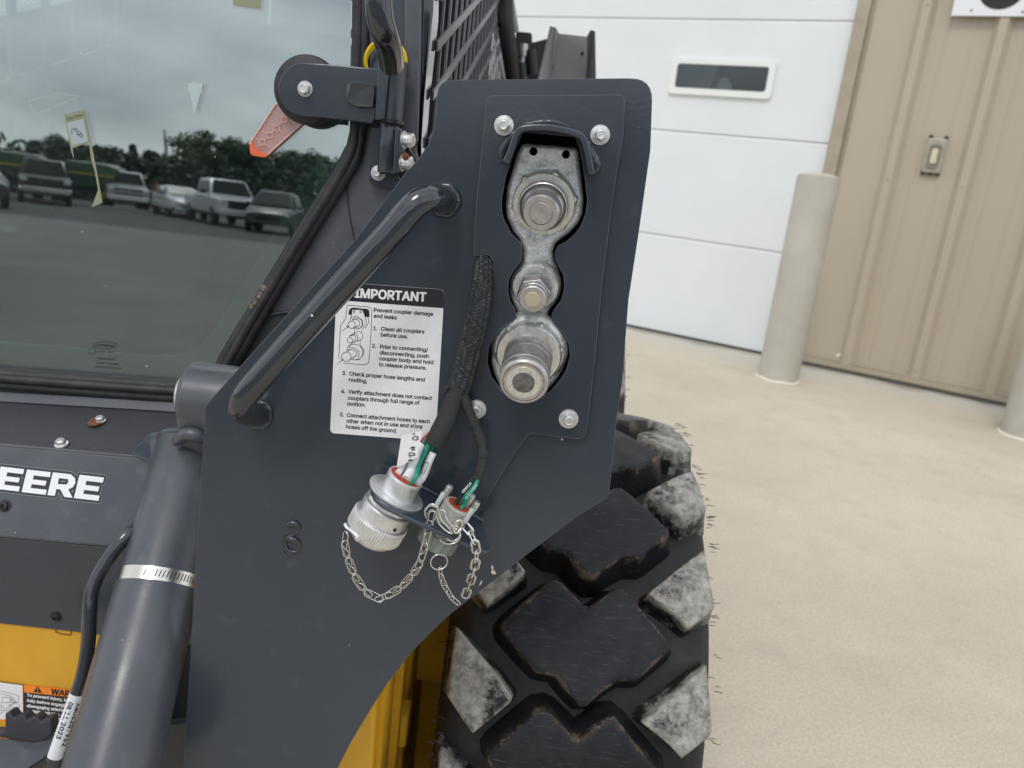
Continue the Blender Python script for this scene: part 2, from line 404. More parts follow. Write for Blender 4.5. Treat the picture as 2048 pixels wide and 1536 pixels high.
# ================================================================== GROUND
def sheet(name, pts, z, mat):
    return mk(name, ([Vector((x, y, z)) for x, y in pts], [tuple(range(len(pts)))]), mat, None, kind='structure', smooth=0)
sheet('ground', [(-600, -600), (600, -600), (600, 600), (-600, 600)], -.012, grassm)
sheet('parking_lot', [(-140, -58), (140, -50), (140, 60), (-140, 60)], -.006, asphalt)
sheet('concrete_apron', [(-60, -1.6), (60, -1.6), (60, 40), (-60, 40)], 0, concrete)
sheet('old_lot', [(-60, -16), (-4, -21.5), (60, -24), (60, -1.61), (-60, -1.61)], -.001, groundmat('old_concrete', (.15, .145, .125), (.20, .195, .17), (.11, .105, .095), 1))

# ================================================================== BUILDING
wd = Vector((-sin(WYAW), cos(WYAW), 0)); wn = Vector((-cos(WYAW), -sin(WYAW), 0))
B0 = G(1527.9, 709.5)
def WL(px, py, off=0.):
    p = PL(px, py, B0+wn*off, wn); return (p-B0).dot(wd), p.z
def WP(s, z, off=0.): return B0+wd*s+wn*off+Vector((0, 0, z))
def wbox(s0, s1, z0, z1, o0, o1):
    return prism([WP(s0, z0, o1), WP(s1, z0, o1), WP(s1, z1, o1), WP(s0, z1, o1)], wn*(o0-o1))
bld = empty('shop_building', WP(-1, 0), label='tan ribbed steel shop building with a white sectional overhead door', category='building')
zs = [.012, WL(1430, 486.5)[1], WL(1430, 269)[1], WL(1430, 39)[1]]
ph = (zs[3]-zs[1])/2
zs = [.012, zs[1], zs[2], zs[3], zs[3]+ph, zs[3]+2*ph, zs[3]+3*ph]
s_j = WL(1718.5, 0, .0)[0]; s_j2 = WL(1648.2, 345.5, .0)[0]; sj = (s_j+s_j2)/2
door = mk('overhead_door', wbox(sj-.3, 5.4, .05, zs[-1], -.10, -.047), whiteplastic, bld)
for i in range(6):
    mk('door_panel', wbox(sj-.1, 5.3, zs[i]+.0015, zs[i+1]-.0015, -.045, 0), white_door, door, bevel=.011, seg=4)
mk('bottom_seal', wbox(sj-.1, 5.3, 0.0, .035, -.04, -.008), rubseal, door)
# window in the fourth panel
q = [WL(*a) for a in ((1347, 118), (1554, 120), (1544, 201), (1337, 186))]
sw0, sw1 = (q[1][0]+q[2][0])/2, (q[0][0]+q[3][0])/2; zw0, zw1 = (q[2][1]+q[3][1])/2, (q[0][1]+q[1][1])/2
def rrect(s0, s1, z0, z1, r, off, n=5):
    out = []
    for cs, cz, a0 in ((s1-r, z1-r, 0), (s0+r, z1-r, 90), (s0+r, z0+r, 180), (s1-r, z0+r, 270)):
        for k in range(n+1):
            a = radians(a0+90*k/n); out.append(WP(cs+r*cos(a), cz+r*sin(a), off))
    return out
for ds in (0,):
    fo = rrect(sw0+ds, sw1+ds, zw0, zw1, .03, .022); fi = rrect(sw0+ds+.045, sw1+ds-.045, zw0+.045, zw1-.040, .02, .022)
    wf = mk('window', prism(fo, -wn*.021, fi), whiteplastic, door, bevel=.008, seg=3)
    mk('pane_dark_backing', prism(rrect(sw0+.03, sw1-.03, zw0+.03, zw1-.03, .02, .0022), -wn*.0015), MAT('window_dark', (.004, .0045, .006), .9, spec=.1), door, smooth=0)  # flat dark sheet standing for the darkness seen in the pane
    wsp = sw1-sw0; zsp = zw1-zw0
    mk('pane_reflection_grey', flatpoly([WP(sw1-.034, zw0+.034, .0032), WP(sw1-.40*wsp, zw0+.034, .0032), WP(sw1-.47*wsp, zw1-.034, .0032), WP(sw1-.034, zw1-.034, .0032)]), MAT('reflection_grey', (.13, .145, .16), .8, spec=.1), door, smooth=0)  # grey part of the pane's reflection, put in as a flat sheet
    mk('pane_reflection_spot', flatpoly([WP(sw0+.46*wsp-.055*cos(a*pi/12)*(1+.1*sin(a)), zw0+.036+.42*zsp*max(0, sin(a*pi/12))*.9, .0034) for a in range(13)]), MAT('pale_shape', (.30, .32, .34), .8, spec=.1), door, smooth=0)  # pale spot of the same reflection, put in as a flat shape
    mk('window_pane', prism(rrect(sw0+ds+.03, sw1+ds-.03, zw0+.03, zw1-.03, .02, .0075), -wn*.003), PANE, door, smooth=0)
# corner trim at the door
jt = wbox(sj-.085, sj, 0.02, 4.6, -.06, .055)
mk('door_jamb_trim', jt, trimm, bld, bevel=.006)
mk('jamb_groove', wbox(sj-.112, sj-.087, 0.02, 4.6, -.06, .020), trimm, bld)
# ribbed siding: one panel per 0.91 m with trapezoid ribs
OFFW = .03
r1 = WL(1797, 270, OFFW)[0]; r2 = WL(1952, 270, OFFW)[0]
rs = r1-r2
zb = WL(1800, 768, OFFW)[1]-.0
zb = max(.06, WL(1799, 764, OFFW)[1])
def siding(s0, s1, ribs):
    pr = [(s0, 0)]
    for r in sorted(ribs, reverse=True):
        pr += [(r+.054, 0), (r+.022, .046), (r-.022, .046), (r-.054, 0)]
        for k in (.33, .66): pr += [(r-rs*k+.012, 0), (r-rs*k+.006, .0035), (r-rs*k-.006, .0035), (r-rs*k-.012, 0)]
    pr = [p for p in pr if s1 <= p[0] <= s0]+[(s1, 0)]
    V, F = [], []
    for z in (zb, 5.2):
        for s, o in pr: V.append(WP(s, z, OFFW+o))
    n = len(pr)
    for i in range(n-1): F.append((i, i+1, n+i+1, n+i))
    k = len(V)
    for z in (zb, 5.2):
        for s, o in pr: V.append(WP(s, z, OFFW+o-.004))
    for i in range(n-1): F.append((k+i, k+n+i, k+n+i+1, k+i+1))
    return V, F
cur = sj-.113
allribs = [r1-rs*k for k in range(-1, 14)]
while cur > sj-4.0:
    nx = cur-3*rs
    mk('siding_panel', siding(cur, nx+.001, [r for r in allribs if nx+.04 < r < cur-.04]), wallm, bld, smooth=20)
    cur = nx
mk('base_flashing', wbox(sj-.113, sj-4.4, zb-.034, zb+.002, 0, OFFW+.045), trimm, bld, bevel=.004)
mk('base_flashing_lip', wbox(sj-.113, sj-4.4, zb+.003, zb+.016, 0, OFFW+.030), trimm, bld, bevel=.003)
mk('concrete_stem', wbox(sj-.05, sj-4.4, -.01, zb-.036, -.15, OFFW+.012), stemm, bld, bevel=.006)
mk('upper_wall', wbox(5.3, 12, 0, 5.2, -.12, OFFW), wallm, bld)
mk('header_wall', wbox(sj, 5.4, zs[-1]+.01, 5.2, -.12, OFFW), wallm, bld)
for k in range(4):                       # siding screws low on the ribs
    for zz in (zb+.06, zb+1.25, zb+2.3):
        p = WP(r1-rs*k, zz, OFFW+.046); mk('screw', lathe(p, p+wn*.006, [(0, .008), (.003, .008), (.006, .004)], 8), trimm, bld)
# whitish scuff by the first rib is a smear of caulk
sc_s, sc_z = WL(1685, 713, OFFW+.003)
V, F = [], []
for k in range(7):
    c = WP(sc_s+.035-.014*k, sc_z+.006*sin(k*2)-.001*k, OFFW+.001); n0 = len(V)
    for a in range(8): V.append(c+wd*cos(a*pi/4)*.010+Vector((0, 0, 1))*sin(a*pi/4)*(.012+.004*sin(k)))
    V.append(c+wn*.004); F += [(n0+a, n0+(a+1) % 8, n0+8) for a in range(8)]
mk('caulk_smear', (V, F), caulk, bld)
# call button
cb = WL(1869, 312, OFFW)
btn = empty('door_push_button', WP(cb[0], cb[1], OFFW), label='weathered metal push button station screwed to the tan siding', category='button')
bw, bh = .055, .105
mk('plate', prism(rrect(cb[0]-bw, cb[0]+bw, cb[1]-bh, cb[1]+bh, .012, OFFW+.035), -wn*.034), MAT('weathered_zinc', (.46, .44, .36), .5, .3, mottle=((.33, .31, .25), 60, .4, .6)), btn, bevel=.006)
fr_o = rrect(cb[0]-bw*.62, cb[0]+bw*.62, cb[1]-bh*.72, cb[1]+bh*.66, .014, OFFW+.048); fr_i = rrect(cb[0]-bw*.42, cb[0]+bw*.42, cb[1]-bh*.55, cb[1]+bh*.5, .01, OFFW+.048)
mk('bezel', prism(fr_o, -wn*.012, fr_i), MAT('bezel_zinc', (.26, .25, .21), .45, .6), btn, bevel=.003)
mk('button_face', prism(rrect(cb[0]-bw*.36, cb[0]+bw*.36, cb[1]-bh*.48, cb[1]+bh*.42, .01, OFFW+.046), -wn*.01), MAT('yellowed_plastic', (.62, .56, .40), .45, spots=((.2, .18, .12), 160, .6, .7)), btn, bevel=.004)
for a, b in ((-.8, 1.08), (.8, 1.08), (-.8, -1.05), (.8, -1.05), (0, -1.05)):
    mk('screw', lathe(WP(cb[0]+a*bw, cb[1]+b*bh, OFFW+.002), WP(cb[0]+a*bw, cb[1]+b*bh, OFFW+.1), [(0, .012), (.02, .012), (.024, .006)], 10), dark, btn)
# number sign
OS = OFFW+.050
sg = [WL(*a, OS) for a in ((1902, 30.5), (2060, 34.5))]
zsn = (sg[0][1]+sg[1][1])/2; ss0 = sg[0][0]
sign = empty('number_sign', WP(ss0-.2, zsn, OS), label='white sign panel with large black number high on the tan siding', category='sign')
mk('sign_board', wbox(ss0, ss0-.62, zsn, zsn+.75, OS, OS+.004), MAT('sign_white', (.76, .78, .80), .35), sign, bevel=.001)
def SP(px, py): return PL(px, py, B0+wn*(OS+.0055), wn)
def SW(s, z, o=.006): return WP(s, z, OS+o)
d0 = WL(1953, 0, OS)[0]; d1 = WL(2049, 0, OS)[0]; zd = WL(2001, 19.5, OS)[1]
dm, rz = (d0+d1)/2, abs(d1-d0)/2
for zc_, kx in ((zd+rz*.98, 1), (zd+rz*2.60, .88)):      # figure 8: two stacked bowls
    oo = [SW(dm+rz*kx*cos(a*pi/24), zc_+rz*.98*kx*sin(a*pi/24), .0052+.0006*kx) for a in range(48)]; ii = [SW(dm+rz*kx*.44*cos(a*pi/24), zc_+rz*.46*kx*sin(a*pi/24), .0052+.0006*kx) for a in range(48)]
    mk('number', prism(oo, -wn*.001, ii), ink, sign, smooth=0)
for a in ((1943, 21), (2045, 24.5)):
    s, z = WL(*a, OS); mk('screw', lathe(WP(s, z, OS+.003), WP(s, z, OS+.1), [(0, .006), (.004, .006), (.006, .003)], 10), dark, sign)

# bollards
def bollard(c, r, h, lab):
    t = empty('bollard', (c.x, c.y, 0), label=lab, category='bollard', group='bollards guarding the overhead door')
    c = Vector((c.x, c.y, 0))
    mk('post', lathe(c, c+Vector((0, 0, 1)), [(-.02, r), (h-.03, r), (h-.012, r*.985)], 40), bollm, t)
    mk('cap', lathe(c+Vector((0, 0, h-.0115)), c+Vector((0, 0, h+1)), [(0, r*.94), (.006, r*.94), (.016, r*.72), (.022, r*.4), (.024, r*.05)], 40), caulk if 0 else MAT('bollard_cap_concrete', (.5, .46, .38), .8), t)
    V, F = tube([c+Vector((cos(a*pi/20)*(r+.004), sin(a*pi/20)*(r+.004), .003)) for a in range(40)], .009, 8, True)
    V = [p+Vector((0, 0, noise.noise(p*14)*.006)) for p in V]
    mk('caulk_bead', (V, F), caulk, t)
pb = G(1555, 757); rb = 39*mpp(pb)
pt = WL(1639, 352)
# height from the ray that grazes the top
r_ = ray(1637, 350); tt = (pb.xy.length)/Vector((r_.x, r_.y)).length; hb = H+r_.z*tt
bollard(pb, rb, hb, 'taupe steel bollard left of the push button, in front of the white door edge')
pb2 = G(2050, 872)
bollard(pb2, rb, hb, 'taupe steel bollard at the right edge of the photo, cut off by the frame')

# ================================================================== SKID STEER LOADER
YP = .58
L = empty('skid_steer_loader', (-.35, 1.5, 0), label='slate grey and yellow skid steer loader with hydraulic couplers on a bracket plate', category='skid steer')
nY = Vector((0, 1, 0))
def M(px, py, Y, r): return r*mpp(P(px, py, Y))

# ---- bracket plate and cover
plate_px = roundpoly([(1306, 156, 44), (1301, 300, 0), (1277, 470, 0), (1257, 600, 0), (1245, 760, 0), (1232, 850, 0), (1219, 985, 0), (1216, 995, 14), (1150, 1036, 0),
    (1040, 1120, 0), (1000, 1152, 0), (905, 1225, 0), (870, 1257, 0), (820, 1308, 0), (780, 1360, 0), (740, 1421, 0), (700, 1488, 0), (676, 1536, 0), (640, 1640, 0),
    (362, 1640, 0), (367, 1536, 0), (390, 1150, 0), (408, 868, 0), (410, 812, 18), (466, 749, 0), (712, 477, 0), (813, 343, 0), (833, 322, 0), (855, 292, 0), (866, 262, 0), (872, 222, 0), (876, 160, 60)])
hole_px = [(1047, 264), (1150, 274), (1160, 300), (1170, 360), (1175, 400), (1172, 425), (1163, 450), (1150, 468), (1133, 483), (1116, 492), (1110, 505), (1110, 517), (1117, 533), (1127, 550), (1129, 575), (1123, 600), (1108, 620), (1103, 630), (1108, 645), (1127, 667), (1138, 690),
    (1140, 712), (1133, 740), (1120, 762), (1100, 785), (1070, 800), (1030, 800), (1000, 780), (984, 757), (975, 727), (977, 697), (988, 672), (1004, 655), (1026, 642), (1032, 632), (1030, 618), (1020, 602), (1016, 580), (1018, 558),
    (1028, 540), (1043, 522), (1045, 505), (1043, 487), (1023, 467), (1007, 437), (1003, 415), (1004, 395), (1012, 353), (1030, 300)]
def grow(pts, k):
    n = len(pts); out = []
    for i in range(n):
        a = Vector(pts[i-1]); b = Vector(pts[(i+1) % n]); d = (b-a).normalized(); out.append(Vector(pts[i])+Vector((d.y, -d.x))*k)
    return out
pl = mk('bracket_plate', prism(pxs(plate_px, YP), nY*.010, pxs(grow(hole_px, 2.5), YP)), paint, L, bevel=.0012, seg=3)
cover_px = roundpoly([(972, 191, 18), (1110, 190, 0), (1250, 189, 14), (1247, 267, 0), (1230, 367, 0), (1217, 467, 0), (1205, 563, 0), (1188, 737, 0), (1172, 880, 22), (1058, 867, 10), (1030, 905, 0), (977, 992, 0), (950, 1040, 0), (938, 1036, 6),
    (790, 960, 0), (815, 945, 0), (852, 905, 0), (888, 866, 0), (914, 830, 0), (930, 690, 0), (943, 543, 5), (950, 541, 0), (985, 545, 4), (987, 523, 10), (978, 510, 6), (947, 512, 3), (950, 433, 0), (960, 333, 0), (969, 240, 0)])
cv = mk('coupler_cover', prism(pxs(cover_px, YP-.0055), nY*.0053, pxs(hole_px, YP-.0055)), paint_tex, L, bevel=.0022, seg=4)
# box behind the cut-out
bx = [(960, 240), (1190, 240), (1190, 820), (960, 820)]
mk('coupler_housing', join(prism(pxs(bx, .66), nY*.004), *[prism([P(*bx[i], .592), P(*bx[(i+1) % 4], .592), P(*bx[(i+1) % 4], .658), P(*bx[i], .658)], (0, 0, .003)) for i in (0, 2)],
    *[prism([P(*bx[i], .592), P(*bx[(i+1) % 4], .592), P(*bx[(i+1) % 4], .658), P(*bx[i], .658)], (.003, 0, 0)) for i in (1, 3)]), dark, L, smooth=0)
# hood over the cut-out
def offset_strip(cl, wds):
    o, i_ = [], []
    for k, p in enumerate(cl):
        d = (cl[min(k+1, len(cl)-1)]-cl[max(k-1, 0)]).normalized(); n = Vector((d.y, -d.x)); o.append(p+n*wds/2); i_.append(p-n*wds/2)
    return o+i_[::-1]
hcl = catmull([Vector(p) for p in ((1010, 326), (1022, 300), (1033, 268), (1049, 256), (1100, 255), (1150, 266), (1166, 277), (1174, 300), (1184, 350))], 5)
def hood():
    st = []
    for Y, wid, sh in ((.549, 13, 0), (.562, 13, 0), (.5755, 14, 2)):
        st.append([P(p.x, p.y+sh*.3, Y) for p in offset_strip(hcl, wid)])
    V, F = [], []; n = len(st[0])
    for r in st: V += r
    for k in range(2):
        for i in range(n): F.append((k*n+i, k*n+(i+1) % n, (k+1)*n+(i+1) % n, (k+1)*n+i))
    h = n//2
    for k in (0, 2):
        for i in range(h-1): F.append((k*n+i, k*n+i+1, k*n+n-2-i, k*n+n-1-i))
    return V, F
hd = mk('hood', hood(), paint_tex, L, bevel=.0015, seg=3, smooth=50)
def blob_tube(pts, rs, Y, seed=0):
    cl = catmull([P(x, y, Y) for x, y in pts], 6); n = len(cl)
    r = [max(.0005, (rs*(sin(pi*min(1, max(0, (i+.6)/(n+.2))))**.5))*(1+.25*noise.noise(Vector((i*.6, seed, 0))))) for i in range(n)]
    return tube(cl, r, 12)
mk('weld_bead', blob_tube([(1003, 325), (1004, 305), (1015, 282), (1031, 262)], .0032, .575, 1), paint_tex, hd)
mk('weld_bead', blob_tube([(1040, 252), (1075, 246), (1110, 246), (1150, 258)], .0026, .576, 2), paint_tex, hd)
mk('weld_bead', blob_tube([(1176, 283), (1184, 308), (1193, 330), (1188, 348)], .0036, .574, 3), paint_tex, hd)

# bolts
def hexbolt(name, px, py, Y, rw, rh, parent, mat=zinc, axis=None, hh=.0048, phase=.2, dome=True, label=None):
    p = P(px, py, Y) if not isinstance(px, Vector) else px; ax = axis or Vector((0, -1, 0)); s = mpp(p); rw *= s; rh *= s
    o = mk(name, lathe(p, p+ax, [(0, rw), (.0010, rw), (.0016, rw*.97), (.0017, rw*.80), (.0024, rw*.78), (.0026, rh*1.08)], 32), mat, parent, smooth=30)
    hx = lathe(p+ax*.0024, p+ax, [(0, rh), (hh-.0008, rh), (hh, rh*.90)], 6, phase=phase)
    hd_ = lathe(p+ax*.0024, p+ax, [(hh-.0004, rh*.74), (hh+.0002, rh*.72), (hh+.0005, rh*.55), (hh+.0002, rh*.50), (hh+.0002, rh*.02)], 24)
    mk('bolt_head', join(hx, hd_), mat, o, smooth=25, bevel=.0003)
    return o
for i, (x, y) in enumerate(((1008, 251), (1200, 270), (953, 818), (1137, 837))):
    hexbolt('cover_bolt', x, y, YP-.0057, 20, 12.5, L, phase=i*.7)

# ---- manifold casting
cast_px = [(1044, 286), (1100, 290), (1157, 296), (1160, 330), (1164, 365), (1168, 400), (1166, 425), (1157, 446), (1142, 464), (1124, 477), (1110, 487), (1106, 505), (1108, 520), (1118, 540), (1122, 565), (1121, 588), (1110, 608), (1098, 620), (1095, 640), (1116, 658), (1130, 685),
    (1133, 712), (1127, 738), (1113, 762), (1095, 782), (1060, 795), (1025, 790), (1000, 775), (987, 748), (982, 722), (985, 695), (997, 672), (1014, 655), (1031, 642), (1035, 622), (1025, 605), (1019, 585), (1021, 560), (1031, 540), (1046, 525), (1047, 500), (1040, 480), (1025, 462), (1014, 437), (1011, 410), (1014, 375), (1023, 345), (1033, 310)]
def holes_ok(): pass
man = mk('coupler_manifold', prism(pxs(cast_px, .584), nY*.028), galv, L, bevel=.0030, seg=4, smooth=50)
for x, y in ((1067, 303), (1132, 309)):
    p = P(x, y, .5838); rr = M(x, y, .5838, 8)
    mk('bolt_hole', lathe(p, p+nY, [(0, rr*1.02), (.0006, rr), (.0012, rr*.96)], 24), MAT('hole_black', (.002, .002, .002), .9, spec=0), man)
def coupler(base, tip, segs, label=None):
    """segs: (name, material, [(fraction along, radius px)], facets)"""
    a = P(*base); b = P(*tip); d = (b-a).length
    first = None
    for nm, mt, prof, sg_ in segs:
        pr = [(t*d, r*mpp(a+(b-a)*max(0, min(1, t)))) for t, r in prof]
        o = mk(nm, lathe(a, b, pr, sg_, phase=.25), mt, first or L, smooth=35, bevel=.0004 if sg_ == 6 else 0)
        if first is None: first = o
    return first
# upper flat-face coupler
coupler((1089, 404, .586), (1082, 426, .556), [
    ('hydraulic_coupler', zinc, [(-.1, 63), (.16, 63), (.24, 61), (.25, 50)], 48),
    ('hex_nut', zinc, [(-.1, 69), (.13, 69), (.19, 66), (.20, 50)], 6),
    ('collar', steelp, [(.1, 50.5), (.40, 50.5), (.46, 49), (.48, 46.5), (.44, 45.5), (.40, 42)], 48),
    ('probe', steelp, [(.2, 44), (.52, 44), (.62, 42.5), (.66, 39.5), (.94, 38.5), (1.0, 37), (1.02, 35.5), (1.035, 34.5), (1.035, 23.5), (1.01, 23)], 48),
    ('poppet', steelp, [(.95, 22.3), (1.04, 22.3), (1.05, 21.5), (1.05, 1)], 40)])
# middle case-drain coupler
coupler((1072, 570, .586), (1065, 599, .556), [
    ('hydraulic_coupler', galv, [(-.1, 51), (.06, 51), (.14, 49), (.20, 45), (.21, 30)], 40),
    ('hex_nut', steelp, [(.3, 36), (.60, 35), (.66, 33), (.67, 20)], 6),
    ('collar', steelp, [(.6, 28), (.78, 28), (.80, 26.5), (.86, 26.5), (.87, 28), (.98, 28), (1.0, 26), (1.0, 17)], 40),
    ('poppet', tan, [(.9, 16), (1.01, 16), (1.02, 15), (1.02, .5)], 32)])
# lower coupler, long barrel
coupler((1060, 696, .586), (1047, 765, .532), [
    ('hydraulic_coupler', galv, [(-.05, 77), (.04, 77), (.08, 75), (.12, 69), (.125, 50)], 48),
    ('hex_nut', zinc, [(.02, 66), (.20, 66), (.24, 63), (.245, 50)], 48),
    ('hex_nut', zinc, [(.02, 71), (.16, 71), (.20, 67.5), (.205, 50)], 6),
    ('barrel', steelp, [(.2, 49), (.40, 48.6), (.41, 47.6), (.425, 47.6), (.435, 48.8), (.52, 48.8), (.53, 47.8), (.545, 47.8), (.555, 49), (.62, 49), (.64, 50), (.84, 50.5), (.845, 49), (.86, 49), (.87, 50.5), (.96, 50.5), (.985, 49), (1.0, 46.5), (1.0, 43), (.985, 42.5), (.985, 41), (1.0, 40)], 56),
    ('sleeve_ring', steelp, [(.9, 40.8), (.99, 40.8), (1.0, 40), (.995, 37)], 48),
    ('probe', zinc, [(.9, 35.8), (.992, 35.8), (1.003, 34.5), (1.003, 22)], 48),
    ('poppet', MAT('worn_poppet', (.20, .195, .19), .5, .6, mottle=((.12, .115, .11), 300, .4, .6)), [(.95, 22.5), (1.010, 22.5), (1.012, 21), (1.012, 1)], 40)])

# ---- grab handle
hp = catmull([P(*q) for q in ((891, 402, .588), (888, 400, .572), (878, 396, .554), (857, 396, .541), (826, 414, .535), (780, 468, .533), (700, 556, .532), (620, 645, .532), (540, 735, .532), (500, 780, .532), (484, 803, .534), (482, 817, .540), (490, 826, .550), (502, 829, .562), (512, 829, .572), (517, 828, .588))], 8)
hr = M(640, 612, .533, 27.5)
hnd = mk('grab_handle', tube(hp, hr, 28), paint_gloss, L, smooth=60)
for (x, y) in ((889, 401), (515, 828)):
    c = P(x, y, .5795)
    ringp = [c+Vector((cos(a*pi/18), 0, sin(a*pi/18)))*hr*1.02 for a in range(36)]
    V, F = tube(ringp, .0030, 12, True)
    V = [p+Vector((0, -1, 0))*noise.noise(p*220)*.0012+(p-c).normalized()*noise.noise(p*160+Vector((5, 0, 0)))*.0016 for p in V]
    mk('weld_bead', (V, F), paint_gloss, hnd, smooth=70)

# ---- IMPORTANT decal
LT, LR, LBR, LB = Vector((674, 564)), Vector((889, 579)), Vector((871, 882)), Vector((660, 866))
Yl = YP-.00025
def place_label(px, py): return P(px, py, Yl-.00012)
lab = mk('instruction_decal', prism(pxs(roundpoly([(LT.x, LT.y, 10), (LR.x, LR.y, 12), (LBR.x, LBR.y, 10), (LB.x, LB.y, 10)]), Yl), nY*.0002), labelw, L, smooth=0, label='white decal headed IMPORTANT with coupler instructions')
def Lp(u, v): a = LT.lerp(LR, u); b = LB.lerp(LBR, u); return a.lerp(b, v)
hdr = roundpoly([(674.3, 564.3, 10), (888.7, 579.3, 12), (886.9, 616.5, 0), (671.5, 600, 0)])
mk('header_band', flatpoly([P(p.x, p.y, Yl-.00006) for p in hdr]), labelk, lab, smooth=0)
def s5(x, y): return (600+x/3, 540+y/3)
mk('lettering', text('IMPORTANT', (710.3, 594.5), (851.5, 603), 17.5, place_label, .035), inkw, lab, smooth=0)
for s, a, b in (('Prevent coupler damage', (443, 250), (797, 275)), ('and leaks', (442, 285), (579, 296)), ('1.', (441, 360), (461, 361)), ('Clean all couplers', (486, 363), (745, 381)),
                ('before use.', (484, 398), (645, 411)), ('2.', (433, 466), (456, 468)), ('Prior to connecting/', (480, 470), (766, 490)), ('disconnecting, push', (478, 506), (771, 528)),
                ('coupler body and hold', (475, 541), (799, 565)), ('to release pressure.', (473, 577), (757, 598)), ('3.', (254, 629), (276, 631)), ('Check proper hose lengths and', (296, 632), (747, 669)),
                ('routing.', (293, 668), (403, 678)), ('4.', (247, 737), (270, 739)), ('Verify attachment does not contact', (290, 740), (790, 780)), ('couplers through full range of', (287, 778), (716, 808)),
                ('motion.', (284, 813), (392, 820)), ('5.', (239, 877), (262, 880)), ('Connect attachment hoses to each', (281, 881), (778, 920)), ('other when not in use and store', (279, 916), (733, 951)), ('hoses off the ground.', (275, 950), (580, 976))):
    mk('lettering', text(s, s5(*a), s5(*b), 7.4, place_label, .026), ink, lab, smooth=0)
# coupler diagram (crop pixels 660 + x/8.533, 570 + y/8.533)
def d8(l): return [(660+x/8.533, 570+y/8.533) for x, y in l]
dg = []
for l in (((150, 1250), (180, 690), (268, 575), (297, 345), (640, 370), (690, 395), (712, 430), (708, 700), (685, 1050), (660, 1325), (595, 1362), (230, 1332)),
          ((345, 610), (350, 560), (450, 530), (558, 605), (560, 700), (490, 750), (400, 745)), ((420, 770), (412, 830), (330, 880)), ((545, 760), (543, 800)),
          ((515, 940), (512, 1015), (575, 1110), (570, 1190), (500, 1275), (380, 1275)), ((380, 985), (300, 1060), (288, 1115)), ((600, 560), (620, 650), (560, 745)), ((645, 540), (662, 640), (600, 740)),
          ((375, 420), (360, 560)), ((560, 430), (605, 560)), ((215, 785), (320, 700)), ((285, 695), (322, 698), (300, 735)), ((120, 1355), (222, 1270)), ((185, 1262), (222, 1266), (205, 1300)),
          ((372, 600), (450, 585)), ((400, 735), (470, 700)), ((330, 870), (460, 800)), ((385, 985), (520, 940)), ((215, 1170), (370, 1095)), ((350, 1270), (445, 1200)),
          ((300, 1060), (410, 1070), (490, 1130), (490, 1260), (420, 1280)), ((290, 1110), (380, 1095), (450, 1140), (450, 1200), (350, 1275))):
    dg.append(line2(d8(l), 1.0, place_label))
for cx, cy, r, a0, a1 in ((368, 678, 62, 0, 360), (455, 655, 95, -140, 110), (440, 655, 68, -120, 100), (338, 943, 45, 0, 360), (410, 905, 70, -140, 110), (395, 905, 50, -130, 90), (487, 870, 74, -110, 80), (277, 1225, 80, 0, 360), (410, 450, 18, 0, 360), (527, 455, 18, 0, 360), (420, 1150, 140, -130, 40)):
    dg.append(line2(d8(circ2(cx, cy, r, r, 18, a0, a1)), 1.0, place_label))
dg.append(flatpoly([place_label(*p) for p in d8([(315, 508), (325, 430), (350, 398), (400, 385), (640, 410), (668, 435), (675, 545), (595, 545), (565, 435), (540, 425), (375, 420), (365, 510)])]))
mk('coupler_drawing', join(*dg), ink, lab, smooth=0)

# ---- wiring harness
def ribbon_braid(cl, radii, n=9, turns=15):
    """herringbone braid: two sets of helical strands weaving over and under"""
    V, F = [], []; m = 200; per = len(cl)-1
    fr = []; u = None
    for i, p in enumerate(cl):
        d = (cl[min(i+1, per)]-cl[max(i-1, 0)]).normalized()
        if u is None: u, v_, _ = frame(d)
        u = (u-d*u.dot(d)).normalized(); fr.append((p, u.copy(), d.cross(u)))
    for sgn in (1, -1):
        for k in range(n*2):
            path = []
            for i in range(m+1):
                t = i/m*per; j = min(int(t), per-1); q = t-j
                p = fr[j][0].lerp(fr[j+1][0], q); uu = fr[j][1].lerp(fr[j+1][1], q); vv = fr[j][2].lerp(fr[j+1][2], q)
                r = radii[j]*(1-q)+radii[j+1]*q
                a = sgn*(i/m)*turns/2.2*2*pi/1.9+k*pi/n
                r += .0007*sin(a*n*sgn+k*pi*0+(0 if sgn > 0 else pi))*1.0
                path.append(p+(uu*cos(a)+vv*sin(a)*.85)*r)
            v, f = tube(path, .00150, 5); b = len(V); V += v; F += [tuple(x+b for x in g) for g in f]
    return V, F
hc = catmull([P(*q) for q in ((969, 508, .592), (968, 522, .578), (965, 560, .568), (957, 620, .566), (946, 675, .566), (934, 725, .566), (923, 765, .566), (914, 782, .566))], 8)
nh = len(hc)
hrad = [M(950, 640, .567, 11+8*min(1, max(0, (i-4)/18))-(6 if i > nh-3 else 0)) for i in range(nh)]
har = mk('wiring_harness', tube([p+Vector((0, .0015, 0)) for p in hc], [r*.62 for r in hrad], 14), black, L)
mk('braided_sleeve', ribbon_braid(hc, hrad), braid, har, smooth=60)
b1 = catmull([P(*q) for q in ((921, 765, .566), (908, 800, .562), (893, 838, .558), (878, 868, .554), (868, 890, .552))], 7)
mk('taped_branch', tube(b1, [M(890, 840, .56, 15+5.0*min(1, i/14)) for i in range(len(b1))], 20), tape, har, smooth=60)
b2 = catmull([P(*q) for q in ((922, 770, .566), (930, 800, .563), (943, 835, .560), (957, 868, .557), (965, 900, .553), (963, 930, .550), (955, 957, .548))], 7)
mk('taped_branch', tube(b2, [M(950, 850, .56, 10.5+1.2*sin(i*.9)*.6) for i in range(len(b2))], 16), tape, har, smooth=60)
